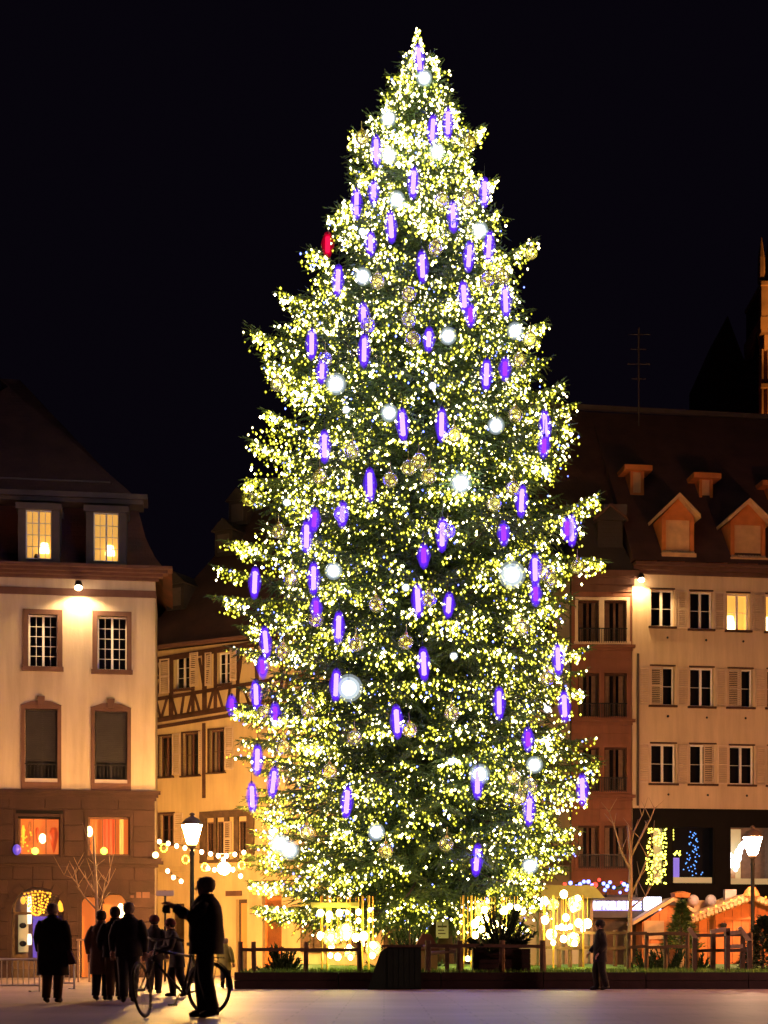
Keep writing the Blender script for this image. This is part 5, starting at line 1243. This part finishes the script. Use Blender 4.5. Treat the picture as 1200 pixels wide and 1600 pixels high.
# ================================================================== PEOPLE
def hand(mb, w, d, s=1.0):
    d = d.normalized(); sd = d.cross(Vector((0, 0, 1)))
    if sd.length < .1: sd = Vector((0, 1, 0))
    sd.normalize(); up = sd.cross(d)
    mb.tube([w, w+d*.045*s, w+d*.09*s], [.026*s, .04*s, .038*s], 6, sy=.5)
    for k, (o, l) in enumerate(((-.03, .075), (-.01, .085), (.01, .08), (.03, .062))):
        b = w + d*.085*s + sd*o*s; mb.tube([b, b+d*l*.5*s-up*.005, b+d*l*.85*s-up*.03*s], [.0095*s, .009*s, .007*s], 5)
    b = w + d*.03*s + sd*.04*s; mb.tube([b, b+d*.035*s+sd*.025*s, b+d*.065*s+sd*.02*s], [.012*s, .011*s, .008*s], 5)
def person(label, px, Y, H, yaw, coat='cloth_black', pants='cloth_black', hair='hair_grey', coat_hem=.82, stride=.12, arms=None, hat=None, width=1.0, dp=1.0, sit=False, lean=0, group='people on the square', base=0, X=None):
    s = H/1.75
    t = thing('person', label, 'person', ((WX(px, Y) if X is None else X), Y, base), yaw, group)
    V = lambda x, y, z: Vector((x*s, y*s, z*s))
    lz = lean
    pel = V(0, 0, .93); ch_ = V(0, -lz, 1.32); nk = V(0, -lz*1.2-.01, 1.47); hb = V(0, -lz*1.3-.035, 1.545); ht = V(0, -lz*1.3-.03, 1.65)
    arms = arms or [((-.27, .03, 1.14), (-.27, -.06, .88)), ((.27, -.02, 1.14), (.28, -.14, .90))]
    sh = [V(-.165*width, -lz, 1.375), V(.165*width, -lz, 1.375)]
    if not sit:
        legs = [[V(-.09, 0, .9), V(-.085, -stride*.5-.02, .49), V(-.075, -stride*.4, .08), V(-.09, -stride*.4-.14, .03)],
                [V(.09, 0, .9), V(.085, stride*.35-.03, .49), V(.075, stride*1.0, .10), V(.09, stride*1.0-.13, .03)]]
    else:
        legs = [[V(-.09, 0, .9), V(-.13, -.35, .72), V(-.13, -.28, .30), V(-.13, -.40, .25)], [V(.09, 0, .9), V(.13, -.22, .58), V(.13, -.10, .12), V(.13, -.24, .07)]]
    # body: one skinned surface
    vs = []; es = []; rs = []
    def vtx(p, r, par=None):
        vs.append(tuple(p)); rs.append(r*s)
        if par is not None: es.append((par, len(vs)-1))
        return len(vs)-1
    a = vtx(pel, .13); b = vtx((pel+ch_)/2, .125, a); c = vtx(ch_, .14, b); d_ = vtx(nk, .066, c); e = vtx(hb, .080, d_); vtx(ht, .092, e)
    for i in (0, 1):
        k = vtx(sh[i], .055, c); el = vtx(V(*arms[i][0]), .042, k); vtx(V(*arms[i][1]), .026, el)
        k = vtx(legs[i][0], .09, a); k2 = vtx(legs[i][1], .06, k); k3 = vtx(legs[i][2], .04, k2); vtx(legs[i][3], .035, k3)
    me = bpy.data.meshes.new('body'); me.from_pydata(vs, es, []); bo = bpy.data.objects.new('tmp', me); COL.objects.link(bo)
    sm = bo.modifiers.new('s', 'SKIN'); sub = bo.modifiers.new('u', 'SUBSURF'); sub.levels = 2; sub.render_levels = 2
    for i, r_ in enumerate(rs): me.skin_vertices[0].data[i].radius = (r_, r_); me.skin_vertices[0].data[i].use_root = (i == 0)
    bm2 = bpy.data.meshes.new_from_object(bo.evaluated_get(bpy.context.evaluated_depsgraph_get())); bpy.data.objects.remove(bo)
    ex = MB(); n0 = len(bm2.vertices)
    ex.v = [tuple(v.co) for v in bm2.vertices]; ex.f = [tuple(p.vertices) for p in bm2.polygons]
    f = hb + V(0, -.08, .04); ex.tube([f + V(0, .01, .03), f + V(0, -.022, -.01), f + V(0, .0, -.02)], [.008*s, .015*s, .01*s], 6)   # nose
    for q in (-1, 1):
        ex.ball(tuple(hb + V(q*.083, .0, .045)), .022*s, 6, 5, 1.5, .5); ex.ball(tuple(hb + V(q*.03, -.078, .055)), .011*s, 6, 4)
    ex.tube([f + V(-.022, .003, -.045), f + V(0, -.006, -.047), f + V(.022, .003, -.045)], .006*s, 5)
    for i in (0, 1): hand(ex, V(*arms[i][1]), (V(*arms[i][1])-V(*arms[i][0])), s*1.15)
    ex.build('body', 'skin', t, True)
    # hair / hat
    hc = (hb+ht)/2 + V(0, .032, .035)
    if hair:
        hm = MB(); hm.lathe([(.07*s, -.09*s), (.098*s, -.05*s), (.104*s, .0), (.098*s, .05*s), (.068*s, .09*s), (.01, .105*s)], 16, tuple(hc), .98, 1.12); hm.build('hair', hair, t, True)
    if hat:
        hm = MB(); hm.lathe([(.118*s, -.03*s), (.122*s, .01*s), (.11*s, .06*s), (.07*s, .11*s), (.01, .125*s)], 14, tuple(hc), 1, 1.05); hm.build('knitted_hat', hat, t, True)
    # coat
    cm = MB(); n = 20; prof_c = [(1.50, .07, .075), (1.47, .10*width, .095), (1.43, .155*width, .12), (1.36, .195*width, .145), (1.25, .205*width, .16), (1.12, .205*width, .165), (1.0, .215*width, .17), (.9, .208*width, .160)]
    z_ = .9
    while z_ > coat_hem + .02: z_ = max(coat_hem, z_-.12); prof_c.append((z_, (.215+.045*(.9-z_))*width, .158+.09*(.9-z_)))
    vs2 = []; fs2 = []
    for i, (zz_, rx, ry) in enumerate(prof_c):
        oy = -lz*max(0, (zz_-.95))/.4*1.0 if zz_ > .95 else 0
        for k in range(n):
            a_ = 2*PI*k/n; fold = 1 + (.035*math.sin(5*a_+zz_*6) if zz_ < 1.1 else .012*math.sin(4*a_+9*zz_)); vs2.append((rx*math.cos(a_)*fold*s, (ry*dp*math.sin(a_)*fold+oy)*s, zz_*s))
    for i in range(len(prof_c)-1):
        for k in range(n): k2 = (k+1) % n; fs2.append((i*n+k, (i+1)*n+k, (i+1)*n+k2, i*n+k2))
    cm.add(vs2, fs2)
    for i in (0, 1):
        el, wr = V(*arms[i][0]), V(*arms[i][1]); m1 = sh[i]*.5+el*.5; m2 = el*.5+wr*.5
        cm.tube([sh[i]+V(0, 0, .03)-(el-sh[i])*.08, sh[i]*.8+el*.2, m1, el, m2, wr*.97+el*.03], [.05*s, .088*s, .088*s, .08*s, .07*s, .06*s], 10)
    cm.build('coat', coat, t, True)
    cl = MB(); cl.lathe([(.10*s, -.02), (.098*s, .03*s), (.088*s, .085*s)], 12, tuple(nk+V(0, .015, -.03))); cl.build('collar', coat, t, True)
    for L_ in legs:
        pm = MB(); pm.tube([L_[0]+V(0, 0, .04), L_[0]*.5+L_[1]*.5, L_[1], L_[1]*.5+L_[2]*.5, L_[2]], [.115*s, .11*s, .095*s, .085*s, .075*s], 10); pm.build('trouser_leg', pants, t, True)
        sm_ = MB(); an_ = L_[2]; toe = L_[3]; sm_.tube([an_+V(0, .07, -.035), an_+V(0, .0, -.02), toe+V(0, .02, .015), toe+V(0, -.04, .0)], [.035*s, .052*s, .045*s, .025*s], 8); sm_.build('shoe', 'rubber', t, True)
    return t, s
H_ = R(90)
# man with the bicycle: profile, facing left (-X): local -Y -> -X means yaw -90
man, s = person('grey-haired man in dark jacket standing sideways by a bicycle with both hands raised', 322, 19.55, 1.81, -H_ , 'cloth_black', 'cloth_black', 'hair_grey', .78, .10,
    arms=[((-.24, -.20, 1.24), (-.10, -.40, 1.36)), ((.24, -.16, 1.20), (.05, -.36, 1.34))], width=1.1, dp=1.3)
t = thing('held_camera', 'dark object held up in front of the grey-haired man', 'camera', man.matrix_basis @ Vector((-.03, -.50, 1.38)), -H_)
MB().box(-.07, .07, -.04, .03, -.05, .05).build('camera_body', 'cloth_dark', t); MB().lathe([(.035, 0), (.035, .06)], 10).build('lens', 'metal_dark', t, True).rotation_euler = (H_, 0, 0)
person('man in a long black coat seen from behind at the left', 82, 25.6, 1.68, R(176), 'cloth_black', 'cloth_khaki', 'hair_grey', .48, .12, width=1.22)
bg_ = thing('shoulder_bag', 'brown bag hanging from the right hand of the man in the long black coat', 'bag', (WX(104, 25.6), 25.62, .62))
MB().prism([(-.12, 0), (.16, .03), (.05, .32), (-.05, .34)], -.05, .05).build('pouch', 'bag', bg_); MB().tube([(-.05, 0, .33), (-.03, 0, .42), (.0, 0, .42), (.04, 0, .31)], .012, 5).build('handle', 'bag', bg_)
person('woman in a beige knee-length coat with dark bobbed hair walking away', 158, 27.0, 1.60, R(170), 'cloth_beige', 'cloth_black', 'hair_dark', .50, .1, arms=[((-.3, .02, 1.16), (-.36, -.02, .92)), ((.27, 0, 1.14), (.28, -.1, .9))])
person('dark-haired person in a black jacket between the beige coat and the balding man', 180, 26.8, 1.66, R(182), 'cloth_black', 'cloth_khaki', 'hair_dark', .80, .1, width=1.1)
person('balding man in a dark jacket and grey trousers walking away in front of the arcade', 201, 25.8, 1.70, R(186), 'cloth_dark', 'cloth_grey', 'hair_grey', .80, .12, width=1.12)
person('distant person in dark clothes with a dark red hat behind the front wheel', 241, 31.5, 1.62, R(175), 'cloth_dark', 'cloth_dark', 'hair_dark', .75, .1, hat='cloth_red')
person('stooping person in dark clothes and pink hat behind the bicycle frame', 277, 29.5, 1.50, R(-70), 'cloth_dark', 'cloth_black', 'hair_dark', .65, .2, hat='cloth_red', width=1.2, lean=.12, arms=[((-.26, -.22, 1.1), (-.2, -.48, 1.0)), ((.26, -.22, 1.1), (.2, -.48, 1.0))])
person('person in a pale yellow-green jacket partly hidden right of the man with the bicycle', 352, 37.0, 1.22, R(160), 'cloth_yellow', 'cloth_dark', 'hair_grey', .62, .08, base=0)
person('dark walking figure in front of the fence below the lit sign', 938, 34.9, 1.60, R(-82), 'cloth_black', 'cloth_black', 'hair_dark', .70, .14, hat='cloth_black', arms=[((-.2, -.05, 1.12), (-.2, -.2, .95)), ((.2, .05, 1.12), (.2, -.1, .92))])

# ================================================================== BICYCLE
bx, by = WX(325, 20.0), 20.0
bike = thing('bicycle', 'dark town bicycle leaning beside the grey-haired man, front wheel turned to the left', 'bicycle', (bx, by+.15, 0), math.atan2(-.72, -.76))
# local +x = forward ; rear hub at origin, front hub at x=1.05
def wheel(o, r_=.34):
    w = MB(); n = 32; w.tube([(r_*math.cos(2*PI*k/n), 0, r_*math.sin(2*PI*k/n)) for k in range(n+1)], .019, 7, False); wh = w.build('wheel', 'rubber', o, True)
    w = MB(); w.tube([((r_-.025)*math.cos(2*PI*k/n), 0, (r_-.025)*math.sin(2*PI*k/n)) for k in range(n+1)], .011, 6, False); w.build('rim', 'metal_dark', wh, True)
    for k in range(14): a_ = 2*PI*k/14; MB().tube([(0, .02*(-1)**k, 0), ((r_-.03)*math.cos(a_), 0, (r_-.03)*math.sin(a_))], .0018, 3).build('spoke', 'steel', wh)
    MB().tube([(0, -.05, 0), (0, .05, 0)], .02, 8).build('hub', 'steel', wh); return wh
rw_ = wheel(bike); rw_.location = (0, 0, .36)
fw_ = wheel(bike); fw_.location = (1.06, 0, .36); fw_.rotation_euler = (R(8), 0, R(38))
fr = MB()
S_, B_, Hd, Ht, Fh = (.28, 0, .86), (.42, 0, .30), (.86, 0, .86), (.89, 0, .74), (1.06, 0, .36)
fr.tube([B_, S_], .017, 8); fr.tube([B_, Ht], .019, 8); fr.tube([(.31, 0, .78), Hd], .017, 8); fr.tube([Hd, Ht], .02, 8)
for y in (-.045, .045): fr.tube([(0, y, .36), (.3, y*.3, .80)], .009, 6); fr.tube([(0, y, .36), (B_[0], y*.4, .30)], .011, 6)
fr.build('frame', 'metal_dark', bike, True)
fk = MB()
for y in (-.05, .05): fk.tube([(.895, y*.5, .72), (1.0, y, .48), (1.06, y, .36)], .011, 6)
fk.tube([Ht, (.84, 0, .98)], .014, 8); fk.build('fork', 'metal_dark', bike, True)
hb_ = MB(); hb_.tube([(.70, -.30, .99), (.80, -.26, 1.02), (.86, -.1, 1.0), (.85, 0, .99), (.86, .1, 1.0), (.80, .26, 1.02), (.70, .30, .99)], .012, 7); hbo = hb_.build('handlebar', 'steel', bike, True); hbo.rotation_euler = (0, 0, R(4))
for s_ in (-1, 1): MB().tube([(.64, s_*.305, .985), (.73, s_*.29, 1.0)], .019, 7).build('grip', 'rubber', bike, True)
MB().tube([(.10, 0, .93), (.2, 0, .95), (.36, 0, .94)], [.075, .06, .02], 8, sy=.5).build('saddle', 'rubber', bike, True); MB().tube([(.28, 0, .84), (.255, 0, .94)], .012, 6).build('seatpost', 'steel', bike)
mg = MB()
for a0 in range(-10, 150, 10): mg.beam((.375*math.cos(R(a0+35)), 0, .36+.375*math.sin(R(a0+35))), (.375*math.cos(R(a0+45)), 0, .36+.375*math.sin(R(a0+45))), .05, .004, (0, 1, 0)) if False else mg.add([(.375*math.cos(R(a0+35)), -.025, .36+.375*math.sin(R(a0+35))), (.375*math.cos(R(a0+35)), .025, .36+.375*math.sin(R(a0+35))), (.375*math.cos(R(a0+45)), .025, .36+.375*math.sin(R(a0+45))), (.375*math.cos(R(a0+45)), -.025, .36+.375*math.sin(R(a0+45)))], [(0, 1, 2, 3)])
mg.build('mudguard', 'metal_dark', bike)
ck = MB(); n = 20; ck.tube([(.42+.085*math.cos(2*PI*k/n), -.05, .30+.085*math.sin(2*PI*k/n)) for k in range(n+1)], .006, 5, False); ck.tube([(.42, -.07, .30), (.50, -.08, .16)], .01, 5); ck.tube([(.42, .07, .30), (.34, .08, .44)], .01, 5); ck.build('crank', 'steel', bike)
for (x, y, z_) in ((.50, -.12, .15), (.34, .12, .45)): MB().box(x-.045, x+.045, y-.045, y+.045, z_-.012, z_+.012).build('pedal', 'rubber', bike)
rk = MB(); rk.beam((-.2, -.06, .76), (.22, -.06, .78), .012, .012); rk.beam((-.2, .06, .76), (.22, .06, .78), .012, .012); rk.beam((-.15, -.07, .765), (-.15, .07, .765), .01, .01); rk.beam((.1, -.07, .772), (.1, .07, .772), .01, .01); rk.tube([(0, -.06, .36), (-.1, -.06, .76)], .006, 5); rk.tube([(0, .06, .36), (-.1, .06, .76)], .006, 5); rk.build('luggage_rack', 'metal_dark', bike)
MB().tube([(.4, .08, .29), (.36, .28, .02)], .008, 5).build('kickstand', 'metal_dark', bike)
